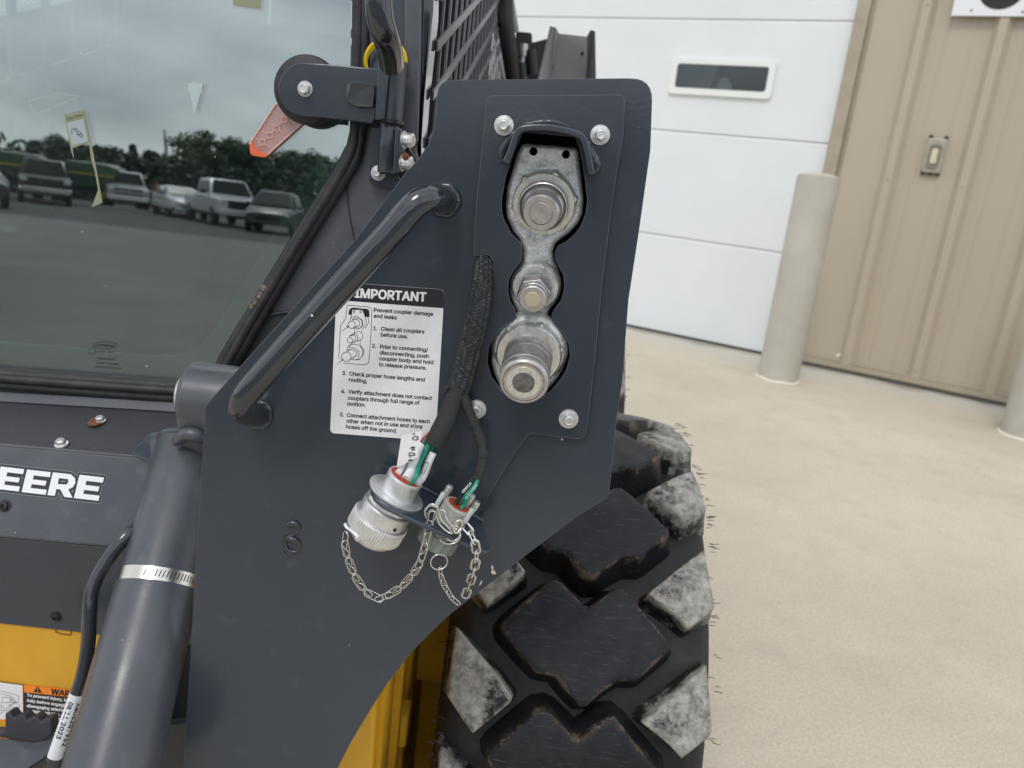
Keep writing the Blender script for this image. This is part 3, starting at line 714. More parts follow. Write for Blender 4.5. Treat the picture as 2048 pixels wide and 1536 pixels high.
# frayed sleeve end
V, F = [], []
for k in range(46):
    a = random.random()*2*pi; c = P(914, 778, .566); r = M(914, 778, .566, 20)
    s = c+Vector((cos(a)*r*.9, sin(a)*r*.55, .003)); e = s+Vector((-.002+random.uniform(-.003, .003), random.uniform(-.002, .001), -random.uniform(.003, .008)))
    v, f = tube([s, s.lerp(e, .5)+Vector((0, -.0008, 0)), e], .00028, 4); b = len(V); V += v; F += [tuple(x+b for x in g) for g in f]
mk('sleeve_fray', (V, F), braid, har, kind='stuff')

# ---- connector bracket
O = P(765, 931, .5743); E_ = P(963, 1041, .5743)
u3 = (E_-O).normalized(); Lb = (E_-O).length; v3 = Vector((0, -1, 0)); n3 = u3.cross(v3).normalized()
if n3.z > 0: n3 = -n3                     # n3 points down along the connector axes
def K(a, b, c=0.): return O+u3*a+v3*b+n3*c
bp = [K(0, 0), K(-.001, .030), K(.001, .046), K(.006, .056), K(.015, .060), K(Lb*.75, .052), K(Lb+.006, .047), K(Lb+.010, .042), K(Lb+.010, .034), K(Lb, 0)]
brk = mk('connector_bracket', prism(bp, n3*.003), paint, L, bevel=.0010, seg=3)
mk('weld_bead', tube([K(.02+Lb*.78*i/10, .001, -.001) for i in range(11)], .0016, 8), paint_tex, brk)

# place along bracket: find (a,b) whose surface point projects to a given pixel
def onb(px, py, c=0.): 
    p = PL(px, py, O+n3*c, n3); return (p-O).dot(u3), (p-O).dot(v3)
def axis_pts(px, py, c=-.0015): a, b = onb(px, py, c); return K(a, b, 0), n3
c1, ax = axis_pts(794, 984); c2, _ = axis_pts(901, 1037)
s1 = mpp(c1)
def stack(name, c, prof, mat, seg=48, parent=L, fn=None, smooth=35, bevel=0):
    return mk(name, lathe(c, c+n3, [(t, r) for t, r in prof], seg, fn), mat, parent, smooth=smooth, bevel=bevel)
def q1(l): return [(t*s1*1.03, r*s1) for t, r in l]
con1 = stack('large_connector', c1, q1([(-40, 33), (-40, 36.5), (-37.5, 37.5), (-35, 37), (-10, 37), (-6, 38.5), (-4.5, 41), (-4.3, 57), (-3.3, 59.5), (-.5, 59.5), (-.2, 58)]), alu)
stack('red_insert', c1, q1([(-39, 32.8), (-40.3, 32.6), (-40.4, .5)]), redm, parent=con1)
stack('rim', c1, q1([(-38.4, 36.3), (-41, 36.3), (-41.6, 35.5), (-41.6, 33.6), (-41, 33), (-38.4, 32.9)]), alu, parent=con1)
stack('lower_flange', c1, q1([(9, 46), (9, 47.5), (12, 48), (15, 48), (15.5, 45)]), alu, parent=con1)
pr = []
for k in range(5): pr += [(15+k*2.8, 44), (16.4+k*2.8, 46)]
stack('thread', c1, q1(pr+[(29, 44)]), alu, parent=con1)
stack('jam_nut', c1, q1([(17, 50), (24, 50.5), (25, 49)]), alu, 12, parent=con1, smooth=20)
stack('coupling_shell', c1, q1([(28, 47), (28.3, 50.5), (30, 52), (56, 53.5), (58, 53)]), alu, parent=con1)
stack('knurled_ring', c1, q1([(57, 53), (59, 57.5), (62, 59), (90, 59), (94, 57.5), (96, 53), (96.5, 48)]), alu, 240, parent=con1, fn=lambda i, t: 1-.026*((i % 4) in (0, 1))*(1 if 60*s1 < t < 95*s1 else 0), smooth=25)
stack('end_cap', c1, q1([(96, 50), (104, 48), (108, 45), (110, 41), (110, 1)]), alu, parent=con1)
a_, b_ = onb(785, 1040, 50*s1); 
scp = c1+n3*(52*s1)
su = ((P(760, 1030, .53)-scp)-n3*(P(760, 1030, .53)-scp).dot(n3)).normalized()
def around(deg):   # direction around the connector axis, 0 = towards camera
    f = (v3-n3*v3.dot(n3)).normalized(); r = n3.cross(f).normalized()
    if r.x < 0: r = -r
    return f*cos(radians(deg))+r*sin(radians(deg))
for dg_, tt_, rr_ in ((38, 50, 53.4),):
    p = scp+around(dg_)*rr_*s1+n3*(-2*s1)
    mk('set_screw', lathe(p-around(dg_)*.0004, p+around(dg_), [(0, 4.2*s1), (.0006, 4.2*s1), (.0007, 3*s1)], 16), dark, con1)
p = c1+n3*(100*s1)+around(-25)*50*s1
mk('chain_screw', lathe(p-around(-25)*.003, p+around(-25), [(0, 7*s1), (.003, 8*s1), (.0045, 7.5*s1), (.006, 5*s1), (.0066, 1*s1)], 20), alu, con1)
lugp = [p+around(-25)*.002+n3*0, p+around(-40)*.003-n3*.002, c1+n3*(98*s1)+around(-55)*62*s1, c1+n3*(94*s1)+around(-62)*67*s1]
mk('chain_tab', tube(catmull(lugp, 4), 3.2*s1, 8), alu, con1)

s2 = mpp(c2)
def q2(l): return [(t*s2*1.03, r*s2) for t, r in l]
pr = [(-37, 24), (-37, 27.5), (-36, 28.5)]
for k in range(8): pr += [(-35+k*3.9, 28.6), (-33.6+k*3.9, 30.2), (-32.4+k*3.9, 30.2), (-31.8+k*3.9, 28.6)]
con2 = stack('small_connector', c2, q2(pr+[(-3, 29), (-2.5, 34), (-.3, 34)]), graypl, smooth=25)
stack('red_insert', c2, q2([(-37, 23.2), (-37.5, 23), (-37.6, .5)]), redm, parent=con2)
stack('fluted_cap', c2, q2([(9, 36), (10, 41), (26, 41.5), (27, 40), (27.5, 43), (56, 42), (58, 40), (58, 1)]), capm, 140, parent=con2, fn=lambda i, t: 1-(.14*(.5+.5*cos(i*pi/5))**2 if 10.5*s2 < t < 57.5*s2 else 0), smooth=30)
for px_, py_, qx, qy in ((888, 985, 872, 1012), (946, 1017, 929, 1045)):
    a = P(px_, py_, .528); b = P(qx, qy, .526)
    mk('mounting_screw', lathe(a, b, [(0, 4*s2), (.0005, 4.8*s2), ((b-a).length, 4.8*s2), ((b-a).length+.0005, 3*s2)], 16), MAT('grey_pin', (.38, .41, .40), .45), con2)
for px_, py_ in ((896, 980), (941, 997), (950, 1012)):
    a = P(px_, py_, .552); mk('mounting_screw', lathe(a-n3*.004, a+n3, [(0, 6*s2), (.002, 7.5*s2), (.006, 7.5*s2), (.012, 5*s2)], 16), zinc, con2)

# ---- wires, sleeves and tag
top1 = c1-n3*(38.5*s1*1.03); top2 = c2-n3*(37.6*s2*1.03)
def wire(name, pts, r, mat, parent=har, seg=10):
    return mk(name, tube(catmull([p if isinstance(p, Vector) else P(*p) for p in pts], 6), r*s1, seg), mat, parent, smooth=60)
def T1(a, b): # offset on the mouth of connector one: a along u3, b towards camera, px
    return top1+u3*a*s1+v3*b*s1
wire('green_wire', (T1(14, 18), T1(16, 17)-n3*.008, (838, 930, .545), (852, 900, .548), (862, 878, .552)), 4.6, green)
wire('green_wire', (T1(-3, 10), (836, 935, .550), (843, 905, .553), (848, 886, .556), (862, 872, .556)), 4.2, green)
wire('green_wire', ((862, 902, .556), (866, 885, .556), (868, 872, .556)), 4.2, green)
wire('red_wire', ((838, 892, .560), (846, 880, .560), (858, 868, .558)), 4.2, MAT('red_wire', (.45, .07, .06), .4))
ws = wire('white_sleeve', (T1(22, 8)-n3*.001, (845, 955, .549), (858, 922, .550), (866, 905, .552)), 8.0, whitep)
wire('white_sleeve', (T1(2, 12)-n3*.001, (823, 940, .545), (833, 905, .548), (842, 890, .552)), 10.5, whitep)
wire('white_sleeve', (T1(-18, 6)-n3*.001, (806, 935, .549), (812, 915, .552), (822, 895, .555)), 6.5, whitep)
def pls(px, py): return P(px, py, .5415)
mk('printed_box', join(line2([(851, 925), (856, 923.5)], .9, pls), line2([(849.5, 925.5), (857.5, 926.5)], 1, pls), line2([(857.5, 926.5), (848, 947)], 1, pls), line2([(848, 947), (840.5, 944)], 1, pls), line2([(840.5, 944), (849.5, 925.5)], 1, pls)), ink, ws, smooth=0)
tagpx = [(801, 871, .540), (843, 862, .536), (840, 893, .534), (836, 915, .535), (828, 922, .536), (795, 936, .541)]
def tagp(px, py): # curled paper
    k = (px-795)/48; return P(px, py, .5405-.006*k-.002*sin(k*3)+.002*(py-862)/70)
V, F = [], []
nx_, ny_ = 8, 8
for j in range(ny_+1):
    for i in range(nx_+1):
        u, v = i/nx_, j/ny_
        tpx = Vector((803, 871)).lerp(Vector((844, 862)), u); bpx = Vector((793, 936)).lerp(Vector((835, 914)), u)
        q = tpx.lerp(bpx, v); V.append(tagp(q.x, q.y))
for j in range(ny_):
    for i in range(nx_): a = j*(nx_+1)+i; F.append((a, a+1, a+nx_+2, a+nx_+1))
nV = len(V); V += [p+Vector((0, .0004, 0)) for p in V]; F += [tuple(reversed([i+nV for i in f])) for f in F]
tg = mk('paper_tag', (V, F), paper, har, smooth=60)
def tagq(px, py): return tagp(px, py)+Vector((0, -.00045, 0))
def s6(l): return [(600+x/3, 800+y/3) for x, y in l]
hw = []
for l, wv in (([(676, 205), (690, 200)], 1.8), ([(672, 232), (690, 215), (710, 222), (700, 240), (676, 236)], 1.5), ([(700, 228), (712, 236)], 1.4), ([(668, 288), (690, 280), (672, 300), (690, 296)], 1.6), ([(678, 278), (660, 290)], 1.3),
              ([(650, 322), (668, 314), (690, 322), (676, 334), (655, 330), (660, 345)], 1.7), ([(688, 330), (690, 331)], 1.6), ([(650, 362), (668, 356), (680, 364)], 1.6), ([(652, 364), (672, 360)], 1.4)):
    hw.append(line2(s6(l), wv, tagq))
mk('handwriting', join(*hw), ink, tg, smooth=0)
wire('silver_wire', ((826, 875, .552), (828, 858, .555), (830, 845, .556)), 1.3, zinc)
T2 = lambda a, b: top2+u3*a*s2+v3*b*s2
wire('green_wire', (T2(6, 10), T2(8, 9)-n3*.004, (938, 988, .541), (952, 968, .545), (960, 945, .549)), 4.6, green)
wire('green_wire', (T2(-2, -6), (935, 985, .555), (940, 968, .556), (950, 952, .553)), 3.8, green)
bw_ = wire('black_wire', (T2(-8, 6), T2(-7, 5)-n3*.003, (928, 983, .545), (944, 965, .548), (955, 945, .550)), 4.6, black)
mk('wire_lettering', text('GD01A', (926.5, 992-5.5), (944, 967), 5, lambda x, y: P(x, y, .5375), .02), inkw, bw_, smooth=0)
mk('wire_lettering', text('GD10H', (933, 999), (955, 972), 5, lambda x, y: P(x, y, .5345), .02), MAT('pale_green_ink', (.35, .62, .55), .5), har, smooth=0)

# ---- chains, rings
def link_mesh(name, Ln, Wd, r, flat=False):
    h = Ln/2-Wd/2; pts = []
    for k in range(9): a = -pi/2+pi*k/8; pts.append(Vector((h+cos(a)*Wd/2, sin(a)*Wd/2, 0)))
    for k in range(9): a = pi/2+pi*k/8; pts.append(Vector((-h+cos(a)*Wd/2, sin(a)*Wd/2, 0)))
    V, F = tube(pts, r, 7 if not flat else 4, True)
    if flat: V = [Vector((p.x, p.y, p.z*.7)) for p in V]
    return mesh(name, V, F, chainm, 60)
def chain(name, pts, me, pitch, twist, seed=1, wob=.3):
    cl = catmull([P(*q) for q in pts], 10); d = [0]
    for a, b in zip(cl, cl[1:]): d.append(d[-1]+(b-a).length)
    rn = random.Random(seed); root = None; n = int(d[-1]/pitch)
    for k in range(n):
        s = (k+.5)*pitch; i = max(j for j in range(len(d)) if d[j] <= s); i = min(i, len(cl)-2)
        p = cl[i].lerp(cl[i+1], (s-d[i])/max(1e-9, d[i+1]-d[i])); t = (cl[min(i+2, len(cl)-1)]-cl[max(i-1, 0)]).normalized()
        a = Vector((0, 1, 0)); a = (a-t*a.dot(t)).normalized()
        ang = twist(k)+rn.uniform(-wob, wob); u_ = a*cos(ang)+t.cross(a)*sin(ang); v_ = t.cross(u_)
        m = Matrix((( t.x, u_.x, v_.x, p.x), (t.y, u_.y, v_.y, p.y), (t.z, u_.z, v_.z, p.z), (0, 0, 0, 1)))
        if root is None:
            e = link(name, None, L, None) ; OFFc = e
            root = e
        o = link('chain_link', me, root, m)
    return root
lk1 = link_mesh('wire_link', .0150, .0052, .00048)
lk2 = link_mesh('flat_link', .0110, .0054, .00085, True)
lk3 = link_mesh('jack_link', .0105, .0042, .00048)
ch1 = [(863, 1028, .528), (859, 1050, .526), (853, 1078, .524), (846, 1105, .524), (838, 1128, .526), (822, 1152, .530), (800, 1175, .534), (776, 1190, .536), (757, 1195, .536), (735, 1184, .536), (716, 1162, .534), (703, 1135, .531), (694, 1108, .528), (690, 1085, .525), (693, 1066, .523)]
chain('cap_chain', ch1, lk1, .0082, lambda k: (k % 2)*pi/2*.7+.9, 3)
chain('dust_cap_chain', [(926, 1049, .529), (938, 1062, .527), (949, 1085, .526), (953, 1112, .527), (948, 1140, .530), (940, 1165, .534), (932, 1188, .538), (924, 1206, .541)], lk2, .0078, lambda k: pi/2 if k % 2 == 0 else .25, 9, .12)
chain('dust_cap_chain', [(880, 1138, .530), (884, 1158, .533), (893, 1178, .537), (904, 1195, .540), (916, 1206, .541), (924, 1207, .541)], lk3, .0064, lambda k: (k % 2)*pi/2+.4, 11)
def ring(name, cx, cy, Y, rx, ry, rot, wr, a0=0, a1=360, parent=L):
    pts = []
    for k in range(33):
        a = radians(a0+(a1-a0)*k/32); x, y = rx*cos(a), ry*sin(a); r = radians(rot)
        pts.append(P(cx+x*cos(r)-y*sin(r), cy+x*sin(r)+y*cos(r), Y-.004*sin(a*.5)))
    closed = a1-a0 >= 360
    return mk(name, tube(pts[:-1] if closed else pts, wr*s1, 8, closed), chainm, parent, smooth=60)
ring('split_ring', 878, 1124, .527, 17, 15, -20, 1.5, 40, 395)
ring('split_ring', 900, 1072, .523, 21, 16, -10, 1.6, -60, 175)
ring('split_ring', 905, 1066, .522, 15, 16, 20, 1.4, -150, 120)
ring('snap_link', 916, 1053, .521, 7, 13, 20, 3.0)
def clip(pts, r): mk('wire_clip', tube(catmull([P(*q) for q in pts], 7), r*s1, 8), chainm, L, smooth=60)
clip(((850, 1022, .524), (858, 1012, .522), (872, 1014, .521), (878, 1026, .521), (883, 1040, .520), (897, 1055, .519), (905, 1065, .519), (900, 1066, .520), (888, 1058, .521), (877, 1045, .522), (872, 1030, .523)), 2.1)
clip(((852, 1036, .524), (850, 1022, .522), (862, 1009, .521), (874, 1012, .521), (876, 1020, .521)), 2.4)
clip(((853, 1028, .523), (866, 1022, .521), (872, 1030, .521), (868, 1040, .521), (862, 1048, .522)), 1.6)
clip(((880, 1020, .520), (889, 1022, .519), (891, 1034, .518), (901, 1048, .517), (910, 1058, .517)), 1.6)
# paint drip and chips on the plate
dr_ = catmull([P(*q, YP-.0002) for q in ((574, 1050), (585, 1046), (596, 1051), (597, 1062), (586, 1070), (578, 1076), (590, 1080), (599, 1088), (597, 1099), (585, 1104), (573, 1098), (569, 1086), (573, 1072))], 6)
mk('paint_drip', tube(dr_, 0, 12, rfun=lambda t: .0021+.0009*sin(t*17)), paint_gloss, pl, smooth=80)
def chip(pts, mat=MAT('bare_chip', (.62, .56, .48), .6), Y=YP): mk('paint_chip', prism(pxs(pts, Y-.0003), nY*.0002), mat, pl, smooth=0)
chip([(984, 1130), (987, 1134), (986, 1140), (991, 1144), (992, 1148), (986, 1149), (982, 1145), (984, 1139), (982, 1134)])
chip([(963, 1160), (964, 1165), (961, 1170), (958, 1172), (961, 1164)])
chip([(886, 938), (888, 941), (884, 943), (883, 941)]); chip([(1122, 877), (1126, 877), (1125, 881), (1122, 880)])

# ================================================================== CAB FRONT
def pgs(lst, d=0.): return [PG(q[0], q[1], d) for q in lst]
glass_px = roundpoly([(-420, -130, 0), (704, -130, 0), (701, 120, 0), (697, 262, 0), (690, 292, 0), (678, 318, 0), (600, 444, 0), (520, 577, 0), (474, 650, 0), (440, 708, 0), (412, 764, 40), (333, 765, 0), (0, 741, 0), (-420, 706, 0)])
dr = mk('cab_door', prism(pgs(glass_px, 0), -GN*.005), cabglass, L, smooth=0, label='green tinted cab door glass reflecting the yard')
inner = [(701, 276), (662, 290), (640, 318), (597, 385), (520, 513), (470, 590), (433, 650), (405, 685), (375, 706), (350, 713), (280, 713), (133, 697), (0, 685), (-300, 662), (-300, 820), (330, 800), (440, 760), (530, 620), (600, 500), (700, 330)]
mk('inner_frame', prism(pgs([Vector(p) for p in inner], -.012), -GN*.012), frost, dr, bevel=.002)
seal_o = [(-420, -130), (736, -130), (731, 60), (724, 245), (717, 300), (702, 345), (655, 425), (560, 583), (505, 680), (470, 742), (436, 790), (380, 806), (333, 804), (0, 778), (-420, 742)]
outer = [Vector(p) for p in seal_o]
hole = [Vector((p.x, p.y)) for p in glass_px]; hole[0] = Vector((-419, -129)); 
sealpoly = [Vector(p) for p in seal_o[1:]]+[Vector(p) for p in reversed(glass_px[1:])]
mk('door_seal', prism(pgs(sealpoly, .014), -GN*.02), rubseal, dr, bevel=.004, seg=3, smooth=50)
# raised lip along the seal
lipc = [(717, -130), (713, 100), (709, 262), (703, 300), (690, 330), (655, 392), (600, 480), (540, 580), (495, 655), (462, 715), (436, 760), (400, 783), (335, 781), (0, 757), (-420, 722)]
mk('seal_lip', tube(catmull(pgs(lipc, .014), 5), .0045, 10), rubseal, dr, smooth=60)
mk('seal_lip', tube(catmull(pgs([(729, -130), (724, 200), (716, 300), (690, 355), (600, 500), (510, 655), (455, 745), (425, 780), (380, 797), (0, 769), (-420, 733)], .010), 5), .005, 10), rubseal, dr, smooth=60)
# torn edge of the seal
for (x, y, r_) in ((527, 575, 9), (519, 590, 10), (510, 603, 9), (503, 612, 7)):
    V, F = [], []; c = PG(x, y, .016); s = mpp(c); V = [c+Vector((cos(a)*r_*s*random.uniform(.3, .75), -.0006, sin(a)*r_*s*random.uniform(.5, 1.0))) for a in [k*pi/6 for k in range(12)]]
    mk('torn_seal', (V, [tuple(range(12))]), MAT('torn_seal_foam', (.30, .22, .17), .8, mottle=((.1, .07, .06), 400, .4, .6)), dr, smooth=0)
# decals on the glass
gk = MAT('glass_etch', (.004, .02, .018), .5)
ge = []
for s, a, b, cp in (('TEMPERED', (193, 718), (230, 721), 3.4), ('SAFETY GLASS', (193, 727), (237, 730.5), 3.2), ('DOT AS2 M10', (192, 735), (242, 739), 3.2), ('E 43R-001', (190, 704), (228, 706), 3)):
    ge.append(text(s, a, b, cp, lambda x, y: PG(x, y, .0003), .01))
ge.append(text('carniglass', (193, 691), (228, 694), 4.6, lambda x, y: PG(x, y, .0003), .015))
ge.append(line2(circ2(210, 690.5, 23, 7, 30), 1, lambda x, y: PG(x, y, .0003)))
ge.append(line2(circ2(184, 702, 6.5, 6.5, 20), .9, lambda x, y: PG(x, y, .0003)))
mk('glass_marking', join(*ge), gk, dr, smooth=0)
stick_y = MAT('pale_yellow_decal', (.25, .26, .16), .5); stick_w = MAT('pale_decal', (.33, .39, .40), .5)
st = mk('caution_decal', prism(pgs([Vector(p) for p in ((128, 230), (166, 219), (176, 262), (186, 305), (192, 335), (205, 405), (183, 415), (196, 380), (190, 345), (182, 318), (178, 285), (145, 296), (148, 318), (143, 305))], .0004), -GN*.0003), stick_y, dr, smooth=0)
mk('decal_panel', flatpoly(pgs([(134, 246), (167, 238), (176, 283), (144, 291)], .00055)), stick_w, st, smooth=0)
mk('lettering', text('CAUTION', (134, 241), (166, 232), 5.5, lambda x, y: PG(x, y, .0007), .02), MAT('olive_ink', (.12, .12, .06), .5), st, smooth=0)
mk('hand_symbol', join(line2([(143, 268), (144, 258), (152, 257), (160, 264), (166, 272), (162, 275), (156, 267)], 2, lambda x, y: PG(x, y, .0007)), line2([(150, 258), (156, 270), (163, 268)], 2.5, lambda x, y: PG(x, y, .0007))), MAT('faded_ink', (.14, .17, .18), .5), st, smooth=0)
st2 = mk('corner_decal', prism(pgs([Vector(p) for p in ((375, 168), (386, 165), (407, 167), (402, 185), (388, 231), (381, 186), (376, 181))], .0004), -GN*.0003), MAT('mint_decal', (.40, .50, .49), .5), dr, smooth=0)
st3 = mk('yellow_decal', prism(pgs([Vector(p) for p in ((464, -40), (521, -40), (521, 17), (466, 11))], .0004), -GN*.0003), stick_y, dr, smooth=0)

# cab shell
GZ = GN.z
post_px = [(725, -130), (813, -130), (813, 290), (862, 380), (760, 520), (640, 640), (560, 800), (480, 900), (380, 905), (300, 830), (333, 790), (430, 780), (470, 735), (560, 575), (655, 418), (702, 340), (718, 290), (724, 245)]
post = mk('cab_front_post', prism([PG(*p, .003) for p in post_px], -GN*.02), paint_lit, L, bevel=.001)
mk('panel_seam', join(line2([(693, 352), (694, 380), (697, 410), (701, 440), (707, 470), (712, 500)], 3.4, lambda x, y: PG(x, y, .0034))), black, post, smooth=0)
mk('panel_arch', tube(catmull([PG(*p, .006) for p in ((503, 652), (530, 634), (560, 626), (600, 622))], 5), .002, 8), rubseal, post)
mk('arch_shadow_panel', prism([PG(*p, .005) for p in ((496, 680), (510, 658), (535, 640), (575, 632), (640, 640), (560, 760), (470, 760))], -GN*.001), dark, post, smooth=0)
mk('hinge_post', prism([PG(*p, .016) for p in ((806, -130), (845, -130), (842, 100), (836, 288), (800, 292), (806, 120))], -GN*.03), paint_lit, L, bevel=.003, seg=3)
mk('dark_channel', prism([PG(*p, .008) for p in ((738, -130), (812, -130), (812, 260), (770, 260), (738, 245))], -GN*.004), paint, L, bevel=.0008)
cpst = mk('corner_post', prism([PG(*p, .012) for p in ((845.5, -130), (869, -130), (866, 20), (848, 190), (840, 300), (850, 360), (838, 360), (837, 288))], -GN*.045), paint_gloss, L, bevel=.008, seg=5, smooth=60)

# cab side screen
XS = P(868, 100, .82).x
def side(px, py): return PX(px, py, XS)
def bar(a, b, w_, parent, mat, dx=.0):
    d = (b-a).normalized(); u = Vector((1, 0, 0)); v = d.cross(u)
    c = (a+b)/2+u*dx
    return mk('screen_bar', boxv(c, (b-a).length/2, .0013, w_/2, (d, u, v)), mat, parent, bevel=.0006)
scr = mk('side_screen', boxv(Vector((XS-.004, 1.55, H+.62)), .002, .76, .10), paint_lit, L)
grey_edge = MAT('screen_edge_paint', (.10, .105, .12), .3)
da, db = side(864, 101), side(954, 0); dv = (db-da)/(db.y-da.y)
ea = side(857, 200)
dz = (da.z-(ea.z+dv.z*(da.y-ea.y)))
zlo = H-.25
for k in range(26):
    y = .865+.056*k; bar(Vector((XS, y, zlo)), Vector((XS, y, H+.62)), .0050, scr, grey_edge)
for k in range(-4, 7):
    y0, y1 = .83, 2.3; a = Vector((XS, y0, da.z-dz*k+dv.z*(y0-da.y))); b = Vector((XS, y1, da.z-dz*k+dv.z*(y1-da.y)))
    if a.z > H+.6: continue
    if b.z > H+.62: y1 = y0+(H+.62-a.z)/dv.z; b = Vector((XS, y1, H+.62))
    bar(a, b, .010, scr, grey_edge, .001)
# far side of the cab with the same screen, seen through the glass
XF = -.80
def fs(px, py): return PX(px, py, XF)
fa, fb = fs(47, 151), fs(219, 94); fv = (fb-fa)/(fb.y-fa.y)
far = mk('far_side_wall', join(prism([Vector((XF, .80, .3)), Vector((XF, 2.4, .3)), Vector((XF, 2.4, fa.z+fv.z*(2.4-fa.y))), Vector((XF, .80, fa.z+fv.z*(.80-fa.y)))], (-.01, 0, 0)),
    boxv(Vector((XF-.005, 2.0, 1.5)), .006, .42, .35)), dark, L, smooth=0)
mk('far_lift_arm', prism([PX(*p, -1.02) for p in ((-160, 62), (0, 52), (112, 17), (250, -30), (330, -60), (330, 200), (-160, 260))], (-.06, 0, 0)), paint, L)
sc2 = MAT('inner_screen_paint', (.05, .055, .06), .25)
for k in range(8):
    y = fs(47, 100).y-.28+.085*k
    if y > 1.62: continue
    mk('screen_bar', boxv(Vector((XF, y, 1.4)), .004, .008, .38), sc2, far, bevel=.002)
for k in range(1, 6):
    za = fa.z+.085*k-fv.z*(fa.y-.82); b_ = Vector((XF, 1.6, za+fv.z*.78)); a_ = Vector((XF, .82, za)); d = (b_-a_).normalized()
    mk('screen_bar', boxv((a_+b_)/2, (b_-a_).length/2, .003, .006, (d, Vector((1, 0, 0)), d.cross(Vector((1, 0, 0))))), sc2, far, bevel=.002)
mk('cab_floor', boxv(Vector((-.48, 1.6, .45)), .31, .8, .01), dark, L, smooth=0)
mk('cab_rear_wall', boxv(Vector((-.48, 2.42, 1.0)), .31, .02, .70), dark, L, smooth=0)
mk('cab_roof', boxv(Vector((-.45, 1.6, 1.86)), .37, .85, .03), paint, L, smooth=0)
seat = mk('operator_seat', boxv(Vector((-.46, 1.45, .66)), .22, .22, .05), seatm, L, bevel=.03, seg=4)
mk('seat_back', boxv(Vector((-.46, 1.72, 1.0)), .21, .06, .32), seatm, seat, bevel=.04, seg=4)
mk('armrest', boxv(Vector((-.70, 1.25, .93)), .05, .22, .03), seatm, seat, bevel=.015)
mk('armrest', boxv(Vector((-.24, 1.25, .93)), .05, .22, .03), seatm, seat, bevel=.015)
for x in (-.68, -.25):
    mk('control_lever', tube([Vector((x, 1.15, .93)), Vector((x+.01, 1.08, 1.0)), Vector((x+.01, 1.05, 1.06))], .016, 12), seatm, seat)
idp = [P(*q) for q in ((57, 203, 1.2), (117, 188, 1.25), (159, 193, 1.25), (71, 230, 1.2))]
ids = mk('console_decal', prism(idp, (0, .0005, 0)), dark, L, smooth=0)
V, F = [], []
for i in range(4):
    a, b = idp[i], idp[(i+1) % 4]; v, f = tube([a+Vector((0, -.001, 0)), b+Vector((0, -.001, 0))], .0022 if i % 2 else .0016, 6); n0 = len(V); V += v; F += [tuple(x+n0 for x in g) for g in f]
mk('decal_border', (V, F), stick_y, ids)

# ---- door latch: arm, roller, hinge barrel
YH = .768
arm_px = [(593, 123), (640, 127), (700, 131), (757, 136), (757, 160), (750, 240), (745, 248), (690, 241), (611, 233)]
ac = (611, 178)
arc = [(ac[0]+55*cos(radians(a)), ac[1]+55*sin(radians(a))) for a in range(95, 252, 8)]
armo = [(598, 124), (640, 127), (700, 132), (760, 137), (757, 200), (749, 243), (742, 248), (690, 240), (648, 236)]+arc
arm = mk('latch_arm', prism(pxs(armo, YH), nY*.006), paint, L, bevel=.0012, seg=3)
p = P(612, 179, YH+.0065); rr = M(612, 179, YH, 68)
mk('roller_disc', lathe(p, p+nY, [(0, rr*.93), (.001, rr*.97), (.004, rr), (.009, rr), (.012, rr*.96)], 64), rubseal, arm)
hexbolt('arm_bolt', 611, 178, YH-.0002, 15.5, 12.5, arm, phase=.5)
mk('gusset', prism([P(692, 170, YH-.002), P(700, 163, YH-.010), P(747, 166, YH-.012), P(747, 186, YH-.018), P(747, 215, YH-.004), P(712, 214, YH-.004), P(692, 200, YH-.004)], nY*.003), paint, arm, bevel=.002, seg=3, smooth=70)
def vtube(name, x0, y0, x1, y1, r, Y, mat, parent=L, bands=None):
    a, b = P(x0, y0, Y), P(x1, y1, Y); l = (b-a).length; r = r*mpp(a)
    return mk(name, lathe(a, b, [(0, r*.93), (.0008, r), (l-.0008, r), (l, r*.93)], 32), mat, parent)
hb_ = vtube('hinge_barrel', 790, 122, 781, 240, 25, YH-.004, paint)
mk('barrel_flat', prism(pxs([(757, 122), (778, 123), (776, 152), (768, 238), (750, 240)], YH-.020), nY*.012), paint, hb_, bevel=.001)
vtube('barrel_collar', 783, 238, 782, 247, 27, YH-.002, paint_gloss, hb_)
vtube('hinge_pin_tube', 781, 240, 774, 345, 20, YH, paint, hb_)
vtube('pin_end', 774, 344, 774, 349, 15, YH, dark, hb_)
hpz = mk('hinge_plate', prism(pxs([(791, 256), (803, 257), (798, 346), (785, 344)], YH-.012), nY*.03), paint, hb_, bevel=.001)
for x, y, mt in ((811, 279, zinc), (808, 325, zinc)):
    a = P(x-6, y, YH-.004)
    bo = mk('hinge_bolt', lathe(a, a+Vector((1, -.25, 0)), [(0, M(x, y, YH, 17)), (.002, M(x, y, YH, 17)), (.0021, M(x, y, YH, 13)), (.0085, M(x, y, YH, 13)), (.0092, M(x, y, YH, 10))], 6 if 0 else 24, phase=.3), mt, hb_, smooth=25)
    mk('bolt_head', lathe(a+Vector((.002, 0, 0)), a+Vector((1, -.25, 0)), [(0, M(x, y, YH, 14.5)), (.0075, M(x, y, YH, 14.5)), (.009, M(x, y, YH, 11.5))], 6, phase=.3), mt, bo, smooth=20)
mk('rust_stain', lathe(P(811, 313, YH-.011), P(811, 313, YH-.011)+Vector((.5, -1, .1)), [(0, .0035), (.0012, .003), (.002, .001)], 12), rust, hb_)
mk('latch_base_plate', prism(pxs(roundpoly([(741, 255, 4), (770, 256, 0), (790, 340, 0), (803, 362, 0), (800, 378, 8), (748, 373, 9), (738, 365, 9)]), YH+.016), nY*.005), paint, L, bevel=.001)
hexbolt('base_bolt', 757, 346, YH+.0155, 15, 9, L, hh=.007, phase=.9)
